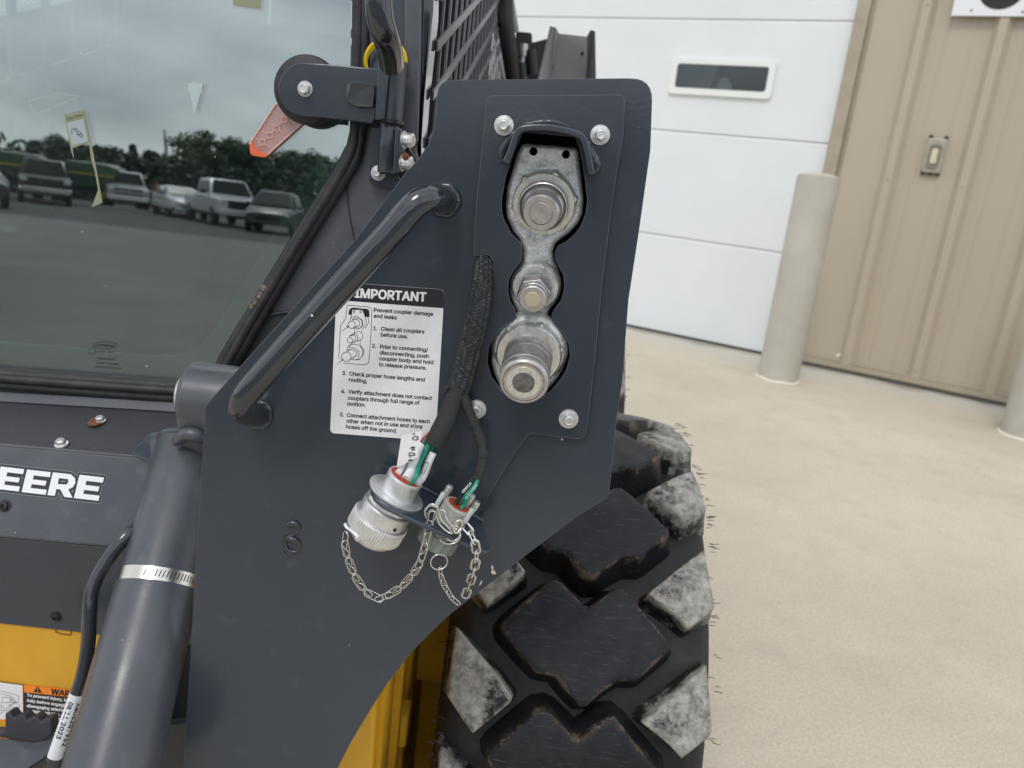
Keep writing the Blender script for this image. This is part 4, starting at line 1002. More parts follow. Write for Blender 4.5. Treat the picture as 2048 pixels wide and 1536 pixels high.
# pull handle loop with yellow cable ring
hh_ = catmull([P(*q) for q in ((760, -140, .66), (757, -60, .66), (757, 0, .66), (761, 40, .662), (770, 72, .668), (779, 100, .685), (783, 128, .705))], 8)
dh = mk('door_pull_bar', tube(hh_, M(757, 20, .66, 27), 28), paint_gloss, L, smooth=60)
cring = []
for k in range(40):
    a = 2*pi*k/40; x, y = 40*cos(a), 42*sin(a); cring.append(P(771+x, 122+y, .781+.004*sin(a)))
mk('yellow_cable_ring', tube(cring, .0019, 8, True), cyel, dh, smooth=60)
mk('yellow_cable_ring', tube([c+Vector((.0006, .001, -.0025)) for c in cring], .0012, 8, True), cyel, dh, smooth=60)
# orange reflector tab behind the roller
tb = [(577, 236), (560, 212), (540, 232), (499, 290), (499, 300), (505, 310), (518, 313), (530, 309), (598, 244), (606, 236)]
orr, t_, b__ = newmat('orange_translucent'); b__.inputs['Base Color'].default_value = (.85, .16, .06, 1); b__.inputs['Roughness'].default_value = .25
b__.inputs['Alpha'].default_value = .85
orp, t_, b__ = newmat('pink_translucent'); b__.inputs['Base Color'].default_value = (.70, .42, .39, 1); b__.inputs['Roughness'].default_value = .2; b__.inputs['Alpha'].default_value = .42
tab_o = roundpoly([(552, 208, 0), (499, 288, 8), (500, 310, 12), (530, 315, 14), (612, 238, 0), (590, 205, 0)])
tab = mk('orange_tab', prism(pgs(tab_o, .003), -GN*.002), orp, L, smooth=0)
mk('tab_tip', prism(pgs(roundpoly([(503, 283, 0), (498.5, 290, 8), (500, 311, 12), (531, 315.5, 14), (536, 310, 0), (520, 303, 10), (508, 293, 4)]), .0045), -GN*.0035), orr, tab, bevel=.0006)
def tb_(l, w_=2.4): return tube([PG(x, y, .0035) for x, y in l], w_*.5*mpp(P(550, 260, .79)), 6)
ribs_ = [tb_([(552, 208), (499, 289)], 4), tb_([(612, 240), (531, 313)], 3.5)]
for cx_, cy_ in ((569, 240), (554, 257), (540, 271), (525, 285)):
    ribs_ += [tube([PG(cx_+6*cos(a), cy_+6*sin(a), .0035) for a in [k*pi/5 for k in range(10)]], .0005, 6, True), tb_([(cx_-5, cy_-3), (cx_-15, cy_-10)], 1.8), tb_([(cx_+5, cy_+3), (cx_+15, cy_+11)], 1.8), tb_([(cx_-4, cy_+4), (cx_-11, cy_+10)], 1.8)]
mk('tab_ribs', join(*ribs_), orp if 0 else MAT('orange_rib', (.78, .40, .33), .4), tab)

# ---- rear of the machine seen past the plate
ra_ = mk('rear_lift_arm', join(prism([P(1112, 66, 1.5), P(1178, 73, 1.5), P(1176, 175, 1.5), P(1092, 175, 1.5)], nY*.01)), MAT('arm_paint', (.21, .215, .22), .5, mottle=((.25, .255, .26), 12, .35, .7)), L, bevel=.002)
mk('arm_flange', prism([P(1100, 52, 1.42), P(1107, 54, 1.42), P(1114, 66, 1.5), P(1094, 175, 1.5), P(1072, 175, 1.42)], (.004, .004, 0)), MAT('arm_edge', (.24, .25, .26), .5), ra_)
mk('arm_flange', prism([P(1174, 72, 1.48), P(1181, 60, 1.44), P(1189, 62, 1.44), P(1191, 175, 1.44), P(1172, 175, 1.5)], (.002, .006, 0)), MAT('arm_edge2', (.24, .25, .26), .5), ra_)
for x, y in ((1165, 107), (1104, 134)):
    a = P(x, y, 1.499); mk('arm_rivet', lathe(a, a-nY, [(0, .003), (.002, .002)], 10), dark, ra_)
mk('boom_hose', tube(catmull([P(*q) for q in ((1013, -160, 1.7), (1011, -40, 1.7), (1010, 20, 1.7), (1014, 70, 1.7), (1022, 125, 1.72), (1030, 175, 1.75))], 6), .016, 16), black, L)
mk('white_strut', tube(catmull([P(*q) for q in ((985, -140, 1.9), (995, 0, 1.9), (995, 40, 1.9), (997, 95, 1.9), (1010, 160, 1.9), (1018, 200, 1.9))], 6), .007, 12), MAT('pale_strut', (.6, .61, .6), .3), L)
mk('cylinder_rod_end', join(prism([P(1000, -60, 1.85), P(1022, -40, 1.85), P(1038, 60, 1.85), P(1024, 66, 1.85)], nY*.02)), MAT('pale_rod', (.35, .34, .33), .4), L, bevel=.004)
fit = mk('hose_manifold', join(prism(pxs([(1032, 62), (1064, 65), (1064, 85), (1096, 76), (1092, 180), (1024, 180)], 1.78), nY*.06)), dark, L, bevel=.004)
for x, y, x2, y2, r_ in ((1048, 88, 1047, 112, 9), (1047, 112, 1044, 128, 6), (1030, 110, 1026, 150, 7), (1062, 100, 1066, 150, 11)):
    a, b = P(x, y, 1.74), P(x2, y2, 1.74); mk('hose_fitting', lathe(a, b, [(0, r_*mpp(a)*.9), (.004, r_*mpp(a)), ((b-a).length, r_*mpp(a))], 16), steelp if r_ < 10 else black, fit)
mk('hydraulic_hose', tube(catmull([P(*q) for q in ((1044, 126, 1.74), (1046, 145, 1.74), (1050, 200, 1.74))], 5), .010, 12), seatm, L)

# ================================================================== FRONT COVERS, LEFT
rows = [(-60, 780, 800, 884, 1070, 1240), (310, 800, 822, 916, 1103, 1281)]
def fp(x, row, Y):
    f = (x+60)/370; return P(x, rows[0][row]+(rows[1][row]-rows[0][row])*f+(5 if 0 else 0), Y)
XS_ = [-400, -60, 60, 180, 310, 480]
def band(r0, Y0, r1, Y1, name, mat, th=.004, off=Vector((0, 0, 0)), **kw):
    a = [fp(x, r0, Y0)+off for x in XS_]; b = [fp(x, r1, Y1)+off for x in XS_]
    return mk(name, prism(a+b[::-1], Vector((0, th, -th*.3))), mat, L, **kw)
band(1, .778, 2, .770, 'cab_sill', paint_lit, .01, bevel=.001)
band(2, .772, 3, .705, 'ledge_mat', paint_wrink, .01)
lp = band(3, .704, 4, .672, 'logo_panel', paint_lit, .01, bevel=.0025, seg=4, smooth=50)
lw = band(4, .674, 5, .690, 'lower_cover', paint, .006)
# ledge trim edge rolling over
mk('ridge_trim', tube([fp(x, 3, .7045)+Vector((0, .001, -.0008)) for x in XS_], .0022, 10), paint_lit, lp)
mk('corner_gusset', prism([P(262, 905, .70), P(298, 868, .715), P(331, 866, .725), P(330, 925, .69), P(300, 928, .69)], (0, .006, 0)), paint, L, bevel=.001)
def onlogo(px, py):   # point on the slanted logo panel
    o = fp(60, 3, .704); a = fp(180, 3, .704)-o; b = fp(60, 4, .672)-o; n = a.cross(b).normalized(); 
    if n.y > 0: n = -n
    return PL(px, py, o+n*.0004, n), n
plo = lambda x, y: onlogo(x, y)[0]+onlogo(0, 900)[1]*.0002
pla = lambda x, y: onlogo(x, y)[0]
bgp = []
txt = text('DEERE', (-72, 975.5), (196.5, 999), 43, plo, .045, .16)
letters = [((-9, 977), (38, 981)), ]
dk = MAT('logo_backing', (.018, .020, .024), .35)
lg = None
# the four visible capitals, heavy slab-cut forms, drawn as polygons in cap-height units
GL = {'E': [(0, 0, .82, 0, .82, .22, .27, .22, .27, .39, .74, .39, .74, .60, .27, .60, .27, .78, .82, .78, .82, 1, 0, 1)],
      'D': [(0, 0, .5, 0, .78, .12, .88, .35, .88, .65, .78, .88, .5, 1, 0, 1, 0, .78, .45, .78, .6, .66, .6, .34, .45, .22, .27, .22, .27, .78, 0, .78)],
      'R': [(0, 0, .27, 0, .27, .30, .42, .30, .62, 0, .93, 0, .70, .34, .84, .45, .90, .66, .84, .86, .66, 1, 0, 1, 0, .78, .27, .78, .60, .78, .64, .66, .60, .54, .27, .52, .27, .78, 0, .78)]}
LE = []; LG_ = []; LB_ = []
def glyph(ch, x0, y0, cap, slope=.115, wsc=1.0, slant=.24):
    for g in GL[ch]:
        pts = [(g[i], g[i+1]) for i in range(0, len(g), 2)]
        for nm_, rad_, nn in (('edge', 6.0, 16), ('back', 4.6, 16)):
            for q_ in range(nn):
                ox, oy = rad_*cos(q_*2*pi/nn), rad_*sin(q_*2*pi/nn)
                (LG_ if nm_ == 'edge' else LB_).append(flatpoly([pla(x0+u*cap*wsc+v*cap*slant+ox, y0+(u*cap*wsc)*slope-v*cap*.99+oy)+onlogo(0, 900)[1]*((.00002 if nm_ == 'edge' else .00010)+q_*.000004) for u, v in pts]))
        LE.append(flatpoly([plo(x0+u*cap*wsc+v*cap*slant, y0+(u*cap*wsc)*slope-v*cap*.99) for u, v in pts]))
# crop measures: E 0..40, E 42..103, R 94..155, E 147..210
glyph('D', -60, 971, 45, wsc=1.2); glyph('E', -9, 977.5, 45, wsc=1.27); glyph('E', 43.5, 984, 45.5, wsc=1.28); glyph('R', 95, 990, 46, wsc=1.18); glyph('E', 148, 996, 47, wsc=1.27)
mk('logo_edge', join(*LG_), MAT('logo_edge', (.20, .21, .22), .4), lp, smooth=0)
mk('logo_backing', join(*LB_), dk, lp, smooth=0)
for g_ in LE: mk('logo_letter', g_, inkw, lp, smooth=0)
# bolts on covers
def nrm(a, b, c): 
    n = (b-a).cross(c-a).normalized(); return -n if n.y > 0 else n
nl = nrm(fp(0, 2, .772), fp(200, 2, .772), fp(0, 3, .705))
if nl.z < 0: nl = -nl
def onpl(px, py, o, n): return PL(px, py, o, n)
p = onpl(201, 842, fp(0, 2, .772), nl)
hb1 = mk('ledge_bolt', lathe(p, p+nl, [(0, .0055), (.001, .0055), (.0015, .0042)], 20), zinc, L)
mk('bolt_head', lathe(p+nl*.001, p+nl, [(0, .0042), (.0034, .0042), (.0042, .0032)], 6), zinc, hb1, smooth=20)
q = p+Vector((-.0035, -.003, 0)); mk('rust_ring', lathe(q-nl*.0001, q+nl, [(0, .0075), (.0004, .007), (.0005, .0005)], 20), rust, hb1)
p = onpl(123, 889, fp(0, 2, .772), nl)
hb2 = mk('ridge_bolt', lathe(p, p+nl, [(-.001, .0062), (.0012, .0062), (.0018, .0048)], 20), zinc, L)
mk('bolt_head', lathe(p+nl*.001, p+nl, [(0, .0046), (.0040, .0046), (.0050, .0034)], 6), zinc, hb2, smooth=20)
def sock(px, py, o, n, par):
    p = PL(px, py, o, n); b = mk('socket_screw', lathe(p, p+n, [(0, .0058), (.0008, .0058), (.001, .0042), (.003, .0036), (.0036, .0024), (.0036, .0019), (.0022, .0018), (.0022, .0001)], 24), black, par)
sock(10, 1012, fp(60, 3, .704), onlogo(0, 900)[1], lp)
n4 = nrm(fp(0, 4, .674), fp(200, 4, .674), fp(0, 5, .690)); sock(113, 1233, fp(0, 4, .674), n4, lw)

# ---- yellow chassis
yc = mk('chassis_front', prism([P(-420, 1195, .692), P(-60, 1236, .692), P(290, 1279, .692), P(260, 1700, .692), P(-420, 1700, .692)], (0, .01, 0)), yellow, L)
mk('weld_notch', join(line2([(111, 1252), (112, 1263)], 2.4, lambda x, y: P(x, y, .6915)), line2([(111, 1264), (121, 1268), (141, 1270)], 2.0, lambda x, y: P(x, y, .6915)), line2([(143, 1259), (142, 1270)], 2.2, lambda x, y: P(x, y, .6915))), rust, yc, smooth=0)
Yd = .6912
wl = mk('warning_decal', prism(pxs([Vector(p) for p in ((-60, 1360), (0, 1364), (46, 1370), (150, 1380), (210, 1386), (204, 1470), (110, 1452), (-60, 1438))], Yd), nY*.0003), labelo, L, smooth=0, label='orange and black WARNING decal on the yellow chassis')
f2 = lambda k: (lambda x, y: P(x, y, Yd-k*.00012))
mk('picture_panel', flatpoly([f2(1)(*p) for p in ((-60, 1360), (0, 1364.5), (45, 1370.5), (46, 1440), (-60, 1437))]), MAT('decal_white', (.70, .71, .72), .4), wl, smooth=0)
mk('text_panel', flatpoly([f2(1)(*p) for p in ((48, 1384.5), (150, 1395), (209, 1401), (204, 1458), (110, 1450), (47, 1441))]), ink, wl, smooth=0)
mk('panel_border', join(line2([(-60, 1359.5), (0, 1364), (46.5, 1370), (47.5, 1441)], 1.3, f2(2))), ink, wl, smooth=0)
cr8 = lambda x, y: (x/7.84, 1340+y/7.84)
mk('warning_triangle', flatpoly([f2(2)(*cr8(*p)) for p in ((590, 250), (658, 360), (523, 345))]), ink, wl, smooth=0)
mk('exclamation', join(line2([cr8(591, 275), cr8(590, 318)], 1.5, f2(3)), line2([cr8(589, 330), cr8(589, 338)], 1.5, f2(3))), labelo, wl, smooth=0)
mk('lettering', text('WARNING', cr8(800, 380), cr8(1420, 445), 11, f2(2), .035), ink, wl, smooth=0)
for s, a, b in (('To prevent injury, lower', (420, 412), (1180, 512)), ('fully before engaging/', (418, 497), (1110, 588)), ('disengaging attachment', (420, 580), (1130, 668)), ('engagement pins. Check', (420, 652), (1150, 745)), ('pins are fully engaged', (420, 715), (1080, 808)), ('and locked down', (560, 808), (1020, 860))):
    mk('lettering', text(s, cr8(*a), cr8(*b), 5.6, f2(2), .03), inkw, wl, smooth=0)
ml = [[(0, 325), (260, 392), (298, 415), (280, 520)], [(0, 372), (150, 405), (210, 440), (255, 500)], [(40, 430), (160, 432), (155, 510), (35, 515), (38, 430)], [(170, 450), (180, 500), (225, 510), (200, 470), (170, 450)], [(140, 545), (250, 500), (265, 515), (150, 555)], [(285, 530), (305, 560), (298, 650), (240, 665)], [(75, 640), (110, 640)], [(0, 520), (20, 515)]]
mlo = [line2([cr8(*p) for p in l], .8, f2(2)) for l in ml]
for cx_, cy_, r_ in ((165, 630, 62), (165, 630, 28), (5, 615, 62), (5, 615, 28)): mlo.append(line2([cr8(*p) for p in circ2(cx_, cy_, r_, r_, 18)], .8, f2(2)))
mk('machine_drawing', join(*mlo), ink, wl, smooth=0)
# wheel well: chassis side, axle housing
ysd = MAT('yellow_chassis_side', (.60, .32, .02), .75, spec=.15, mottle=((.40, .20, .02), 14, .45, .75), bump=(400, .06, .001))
c0 = P(748, 1400, .70); XC = c0.x
mk('chassis_corner', prism([P(600, 1150, .70), P(757, 1150, .70), P(756, 1290, .70), P(752, 1400, .70), P(745, 1536, .70), P(735, 1750, .70), P(668, 1750, .70), P(668, 1540, .70), P(640, 1400, .70)], (0, .02, 0)), yellow, L, bevel=.004)
mk('chassis_side', boxv(Vector((XC+.005, 1.6, .49)), .004, .88, .47), ysd, L)
mk('chassis_rib', boxv(Vector((XC+.012, .80, .62)), .006, .010, .30), ysd, L, bevel=.003)
a = PX(795, 1445, XC+.012); mk('chassis_boss', boxv(a, .014, .018, .022), ysd, L, bevel=.004)
mk('chain_case', boxv(Vector((XC+.028, 1.62, .27)), .026, .44, .25), ysd, L, bevel=.012, seg=3)
ax_c = Vector((XC, 1.077, .385))
mk('axle_housing', lathe(ax_c, ax_c+Vector((1, 0, 0)), [(0, .085), (.010, .085), (.012, .05), (.05, .05), (.06, .045), (.14, .045)], 40), ysd, L)
mk('fender_arch', tube([ax_c+Vector((.012, -cos(radians(a))*.205, sin(radians(a))*.205)) for a in range(-20, 170, 8)], .006, 8), ysd, L)

# ---- tilt cylinder with hydraulic tube
tc0, tc1 = P(393, 880, .715), P(217, 1560, .525)
cyl_ = mk('tilt_cylinder', lathe(tc0, tc1, [(0, .028), (.003, .0325), (.006, .0338), ((tc1-tc0).length+.05, .0368)], 64), paint_lit, L)
ea_, eb_ = P(366, 775, .70), P(560, 800, .70)
ec = P(377, 792, .70); ebot = tc0+(tc1-tc0).normalized()*.004
dn_ = Vector((0, (ebot-ec).y, (ebot-ec).z)).normalized(); sd2 = Vector((1, 0, 0)).cross(dn_).normalized()
er = .0325; el_ = abs((ebot-ec).dot(dn_))
uo = [ec+sd2*er*cos(a)-dn_*er*sin(a) for a in [pi*k/16 for k in range(17)]]+[ec-sd2*er*.98+dn_*el_, ec+sd2*er*.98+dn_*el_]
eye = mk('cylinder_eye', prism(uo, Vector((.075, 0, 0))), paint_lit, cyl_, bevel=.005, seg=4, smooth=50)
mk('weld_bulge', tube(catmull([P(350, 886, .672), P(372, 868, .668), P(395, 872, .668), P(412, 884, .672)], 5), 0, 14, rfun=lambda t: 0.0062*sin(pi*(.12+.76*t))**.6), paint_lit, cyl_, smooth=80)
pc = ec+Vector((-.0045, 0, .001))
pn = mk('eye_pin', lathe(pc, pc-Vector((1, .05, 0)), [(-.006, .0175), (0, .0175), (.0025, .0165), (.004, .014), (.0045, .001)], 40), zinc, cyl_)
mk('rust_washer', lathe(pc+Vector((.0055, 0, 0)), pc-Vector((1, .05, 0)), [(0, .0195), (.0035, .0195), (.005, .018)], 40), rust, pn)
mk('weld_bead', tube([tc0+(tc1-tc0).normalized()*.004+(frame(tc1-tc0)[0]*cos(a)+frame(tc1-tc0)[1]*sin(a))*.0318 for a in [k*pi/20 for k in range(40)]], .0035, 10, True), paint_lit, cyl_, smooth=70)
cdir = (tc1-tc0).normalized()
# hose clamp
def tc_at(py):
    best = None
    for k in range(200):
        p = tc0.lerp(tc1, k/199); d = p-CAM; zc = d.dot(ray(1024, 768)); v = d.dot(Vector((RT[1], FW[1], UP[1])))/zc*FPX+768
        if best is None or abs(v-py) < best[0]: best = (abs(v-py), p)
    return best[1]
kc = tc_at(1160); kn = (cdir+Vector((-.30, 0, 0))).normalized(); kn = cdir
kk = mk('hose_clamp', lathe(kc-kn*.0055, kc+kn, [(0, .0338), (.0002, .0352), (.0115, .0352), (.0117, .0338)], 72), MAT('clamp_steel', (.62, .59, .54), .25, 1.), L)
V, F = [], []
uu, vv, _ = frame(kn); tocam = (CAM-kc); a0 = atan2(tocam.dot(vv), tocam.dot(uu))
sgn_ = 1 if (-uu*sin(a0)+vv*cos(a0)).x > 0 else -1
for k in range(20):
    a = a0+radians(-22+k*5.0)*sgn_
    r_ = uu*cos(a)+vv*sin(a); t_ = -uu*sin(a)+vv*cos(a); c = kc+r_*.03535
    n0 = len(V); V += [c-kn*.0032-t_*.0008, c-kn*.0028+t_*.0001, c+kn*.0032+t_*.0012, c+kn*.0030+t_*.0003]; F.append((n0, n0+1, n0+2, n0+3))
mk('clamp_slot', (V, F), dark, kk, smooth=0)
V, F = flatpoly([]) if 0 else ([], [])
hl = catmull([P(*q) for q in ((285, 1050, .655), (268, 1060, .640), (243, 1082, .630), (214, 1120, .622), (192, 1158, .615), (182, 1190, .610), (179, 1230, .605), (176, 1290, .600), (167, 1345, .594), (150, 1400, .588), (128, 1462, .580), (104, 1530, .572), (80, 1600, .566))], 8)
ht = mk('hydraulic_tube', tube(hl, M(180, 1230, .605, 14), 24), paint_gloss, L, smooth=60)
# sticker wrapped round the tube
def tube_at(py):
    best = None
    for i, p in enumerate(hl):
        d = p-CAM; zc = d.dot(ray(1024, 768)); v = d.dot(Vector((RT[1], FW[1], UP[1])))/zc*FPX+768
        if best is None or abs(v-py) < best[0]: best = (abs(v-py), i)
    return best[1]
i0, i1 = tube_at(1386), tube_at(1509)
rt_ = M(180, 1230, .605, 14)
stk = mk('part_number_sticker', tube(hl[i0:i1+1], rt_+.0002, 32), MAT('sticker_white', (.66, .69, .72), .3), ht, smooth=60, label='white sticker printed with a part number and date')
def ontube(s, ang): # s 0..1 along sticker, ang degrees from camera side, + = right
    k = i0+(i1-i0)*s; j = min(int(k), len(hl)-2); p = hl[j].lerp(hl[j+1], k-j); d = (hl[j+1]-hl[j]).normalized()
    c = (CAM-p); c = (c-d*c.dot(d)).normalized(); r = d.cross(c); 
    if r.x < 0: r = -r
    return p+(c*cos(radians(ang))+r*sin(radians(ang)))*(rt_+.00035)
def tube_text(s, s0, s1, ang, hdeg):
    v, f = textmesh(s, .025); x0 = min(p[0] for p in v); x1 = max(p[0] for p in v)
    V, F = [], []
    for k, (dx, dy) in enumerate(((0, 0), (.03, 0), (-.03, 0), (0, .03), (0, -.03))):
        n0 = len(V)
        for x, y in v:
            p = ontube(s0+(s1-s0)*(x+dx-x0)/(x1-x0), ang+((y+dy)/_cap[0])*hdeg); V.append(p+(CAM-p).normalized()*k*.000006)
        F += [tuple(i+n0 for i in g) for g in f]
    return V, F
mk('lettering', tube_text('X403207932', .12, .80, 22, 34), ink, stk, smooth=0)
mk('lettering', tube_text('08/11/2023', .12, .70, -40, 34), ink, stk, smooth=0)

# ---- toothed step
tp = [(9.6, 1427), (17, 1425), (27, 1437.6), (33, 1435), (39.5, 1430), (47, 1432), (53.6, 1441), (60, 1438), (65, 1434), (73, 1436), (81, 1444.6), (87, 1441), (91, 1437.6), (101, 1438), (102, 1470), (92, 1479), (80, 1483.5), (64, 1484), (20, 1478), (0, 1475), (-60, 1470), (-60, 1464), (0, 1466), (7, 1462), (9.6, 1455)]
stp = mk('toothed_step', prism(pxs([Vector(p) for p in tp], .600), Vector((.0, .013, -.003))), paint_wrink, L, bevel=.0012)
mk('step_plate', prism([P(-80, 1464, .600), P(0, 1476, .599), P(64, 1485, .599), P(96, 1480, .60), P(114, 1466, .606), P(108, 1495, .592), P(84, 1516, .58), P(48, 1540, .56), P(-80, 1620, .54)], (0, .003, -.004)), paint_lit, L, bevel=.001)
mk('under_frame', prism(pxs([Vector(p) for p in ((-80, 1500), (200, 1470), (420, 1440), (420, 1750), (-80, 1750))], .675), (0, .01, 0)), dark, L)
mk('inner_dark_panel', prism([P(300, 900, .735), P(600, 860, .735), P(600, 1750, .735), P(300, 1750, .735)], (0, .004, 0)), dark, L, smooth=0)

# ================================================================== WHEELS
TYc, TZ, TR, TX = 1.077, .385, .39, .112
def crown(x): return TR-.011*min(1.2, abs(x-TX)/.13)**2.6
def oncyl(px, py):
    r = ray(px, py); R_ = TR; x = None
    for _ in range(6):
        dy, dz_ = r.y, r.z; a = dy*dy+dz_*dz_; b = dy*(-TYc)+dz_*(H-TZ); c = TYc**2+(H-TZ)**2-R_*R_; D = b*b-a*c
        t = (-b-sqrt(max(0, D)))/a; x = r.x*t; R_ = crown(x)
    z = H+dz_*t; y = dy*t
    return x, atan2(z-TZ, TYc-y)
def cylpt(x, th, r, c=None): return Vector((x, TYc-cos(th)*r, TZ+sin(th)*r))
DEPTH = .043
def lug(outl, drop, expand, th0):
    """outl [(x, theta)] -> tread block with rounded rim; theta measured from th0"""
    P2 = [Vector((x, (th-th0)*TR)) for x, th in outl]
    area = sum(P2[i-1].x*P2[i].y-P2[i].x*P2[i-1].y for i in range(len(P2)))
    if area < 0: P2.reverse()
    # resample
    R2 = []
    for i in range(len(P2)):
        a, b = P2[i-1], P2[i]; n = max(1, int((b-a).length/.006))
        for k in range(n): R2.append(a.lerp(b, k/n))
    xs = [p.x for p in R2]; ys = [p.y for p in R2]
    def inside(p):
        c = False
        for i in range(len(R2)):
            a, b = R2[i-1], R2[i]
            if (a.y > p.y) != (b.y > p.y) and p.x < (b.x-a.x)*(p.y-a.y)/(b.y-a.y)+a.x: c = not c
        return c
    def dist(p):
        m = 9
        for i in range(len(R2)):
            a, b = R2[i-1], R2[i]; ab = b-a; l2 = ab.length_squared
            t = max(0, min(1, (p-a).dot(ab)/l2)) if l2 > 0 else 0; m = min(m, (p-a-ab*t).length)
        return m
    pts = list(R2); st = .0045
    for ring_ in (.0012, .003):
        for i in range(len(R2)):
            d = (R2[(i+1) % len(R2)]-R2[i-1]).normalized(); p = R2[i]+Vector((-d.y, d.x))*ring_
            if inside(p) and dist(p) > ring_*.8: pts.append(p)
    y = min(ys)
    while y < max(ys):
        x = min(xs)
        while x < max(xs):
            p = Vector((x, y))
            if inside(p) and dist(p) > .0055: pts.append(p)
            x += st
        y += st
    nb = len(R2)
    vs, _, fs_, *_r = delaunay_2d_cdt(pts, [(i, (i+1) % nb) for i in range(nb)], [], 1, 1e-7)
    V, F, A = [], [], []
    for p in vs:
        d = dist(p); rr = crown(p.x)-.0022*max(0, 1-d/.003)**2
        nzv = noise.noise(Vector((p.x*60, p.y*60, th0*3)))
        V.append((p.x, p.y/TR, rr+nzv*.0004)); A.append(max(0, 1-d/.009) if not expand < .009 else max(0, 1-d/.007, min(1, max(0, (abs(p.x-TX)-.078)/.028))*1.05))
    F = [tuple(f) for f in fs_]
    cx_ = sum(xs)/nb; cy_ = sum(ys)/nb
    idx = []
    for p in R2: idx.append(min(range(len(vs)), key=lambda i: (vs[i]-p).length_squared))
    prev = idx
    for k, (e, dr_) in enumerate(((.06, .006), (.30, .020), (1.0, DEPTH+.003))):
        cur_ = []
        for i, p in enumerate(R2):
            d = (R2[(i+1) % nb]-R2[i-1]).normalized(); q = p-Vector((-d.y, d.x))*expand*e
            cur_.append(len(V)); V.append((q.x, q.y/TR, crown(p.x)-.0022-dr_)); A.append((.85, .25, .12)[k])
        for i in range(nb): j = (i+1) % nb; F.append((prev[i], prev[j], cur_[j], cur_[i]))
        prev = cur_
    return V, F, A
def rotlug(L_, th, yoff=0.):
    V, F, A = L_; return [Vector((x, TYc+yoff-cos(th+t)*r, TZ+sin(th+t)*r)) for x, t, r in V], F, A
cl_px = [(1113, 1159), (1122.6, 1165.5), (1150, 1192), (1166, 1209), (1179, 1213), (1200, 1200), (1228.6, 1176.6), (1243, 1175), (1263.5, 1195.6), (1300, 1240), (1339, 1285), (1341, 1297), (1334.7, 1306), (1300, 1338), (1274.5, 1362), (1236.6, 1361.7), (1200, 1388), (1172, 1414), (1159, 1415), (1140, 1392), (1113, 1355), (1098, 1350), (1075, 1346), (1040, 1306), (1007, 1266), (1005, 1250), (1016, 1235), (1060, 1195), (1098, 1162)]
clo = [oncyl(*p) for p in cl_px]; thc = sum(t for _, t in clo)/len(clo)
LC = lug(clo, 0, .0135, thc)
rs_px = [(1408, 1099), (1430, 1213), (1425, 1222), (1377, 1257), (1350, 1228), (1300, 1188), (1302, 1182), (1330, 1160), (1366, 1130)]
rso = [oncyl(*p) for p in rs_px]; rso = [(min(x, .256), t) for x, t in rso]; ths = sum(t for _, t in rso)/len(rso)
LR_ = lug(rso, 0, .008, ths)
ls_px = [(913, 1254), (960, 1310), (1000, 1358), (1024, 1396), (1021, 1405), (945, 1468), (925, 1440), (892, 1392), (902, 1320)]
lso = [oncyl(*p) for p in ls_px]; lso = [(max(x, -.030), t) for x, t in lso]; thl = sum(t for _, t in lso)/len(lso)
LL_ = lug(lso, 0, .008, thl)
print('lug theta', degrees(thc), degrees(ths), degrees(thl), 'verts', len(LC[0]), len(LR_[0]), len(LL_[0]))
print('x extents', min(x for x, _ in lso), max(x for x, _ in rso))
PIT = radians(20)
prof = [(-.118, .215), (-.132, .235), (-.152, .29), (-.153, .31), (-.150, .328), (-.136, .344), (-.12, .346), (0, .347), (.12, .346), (.136, .344), (.150, .328), (.153, .31), (.152, .29), (.132, .235), (.118, .215)]
def wheel(yoff, detail):
    c = Vector((TX, TYc+yoff, TZ))
    car = mk('wheel', lathe(c, c+Vector((1, 0, 0)), prof, 120), rub_b, L, smooth=60, label='black tyre with chunky muddy tread blocks' if detail else None) if detail else mk('wheel', lathe(c, c+Vector((1, 0, 0)), prof, 120), rub_b, L, smooth=60)
    mk('rim', lathe(c, c+Vector((1, 0, 0)), [(-.11, .214), (-.10, .20), (-.02, .18), (0, .05), (.02, .05), (.06, .18), (.11, .214)], 64), yellow, car)
    for th0, LG, mt in ((thc, LC, rub_c), (ths, LR_, rub_s), (thl, LL_, rub_s)):
        me0 = None
        for k in range(-5 if detail else 0, 8):
            V, F, A = rotlug(LG, th0+k*PIT, yoff)
            # individually cut blocks near the camera keep their own mesh so that their dirt differs
            me = mesh('tread_block', V, F, mt, 50, attr=A)
            link('tread_block', me, car)
    mk('moulding_seam', tube([cylpt(TX-.006, radians(a), .3475)+Vector((0, yoff, 0)) for a in range(-60, 110, 2)], .0009, 6), rub_b, car)
    # moulding seams and buttress ribs between the shoulder blocks
    V, F = [], []
    rn = random.Random(3+int(yoff*10))
    for side_, x0 in ((1, TX+.152), (-1, TX-.152)):
        for k in range(150 if detail else 60):
            th = radians(int(rn.uniform(-8, 12))*10+rn.gauss(0, 2.2)+4*side_); r_ = rn.uniform(.348, .384) if side_ > 0 else rn.uniform(.34, .38)
            xx = x0-side_*(.010 if r_ > .36 else .002)
            a = cylpt(xx, th, r_)+Vector((0, yoff, 0)); ln = rn.uniform(.004, .0115)
            b = a+Vector((side_*ln, 0, 0))+Vector((0, rn.uniform(-.3, .3)*ln, rn.uniform(-.35, .25)*ln))
            v, f = tube([a, a.lerp(b, .5)+Vector((0, 0, rn.uniform(-.0004, .0004))), b], [.00055, .00045, .0003], 4); n0 = len(V); V += v; F += [tuple(x+n0 for x in g) for g in f]
    mk('rubber_hairs', (V, F), black, car, kind='stuff')
    return car
wheel(0, True); wheel(.93, False)
for m_ in (0, .93):       # the wheels on the far side
    c = Vector((-.35*2-TX, TYc+m_, TZ)); mk('wheel', lathe(c, c+Vector((1, 0, 0)), prof, 48), rub_b, L, smooth=60)

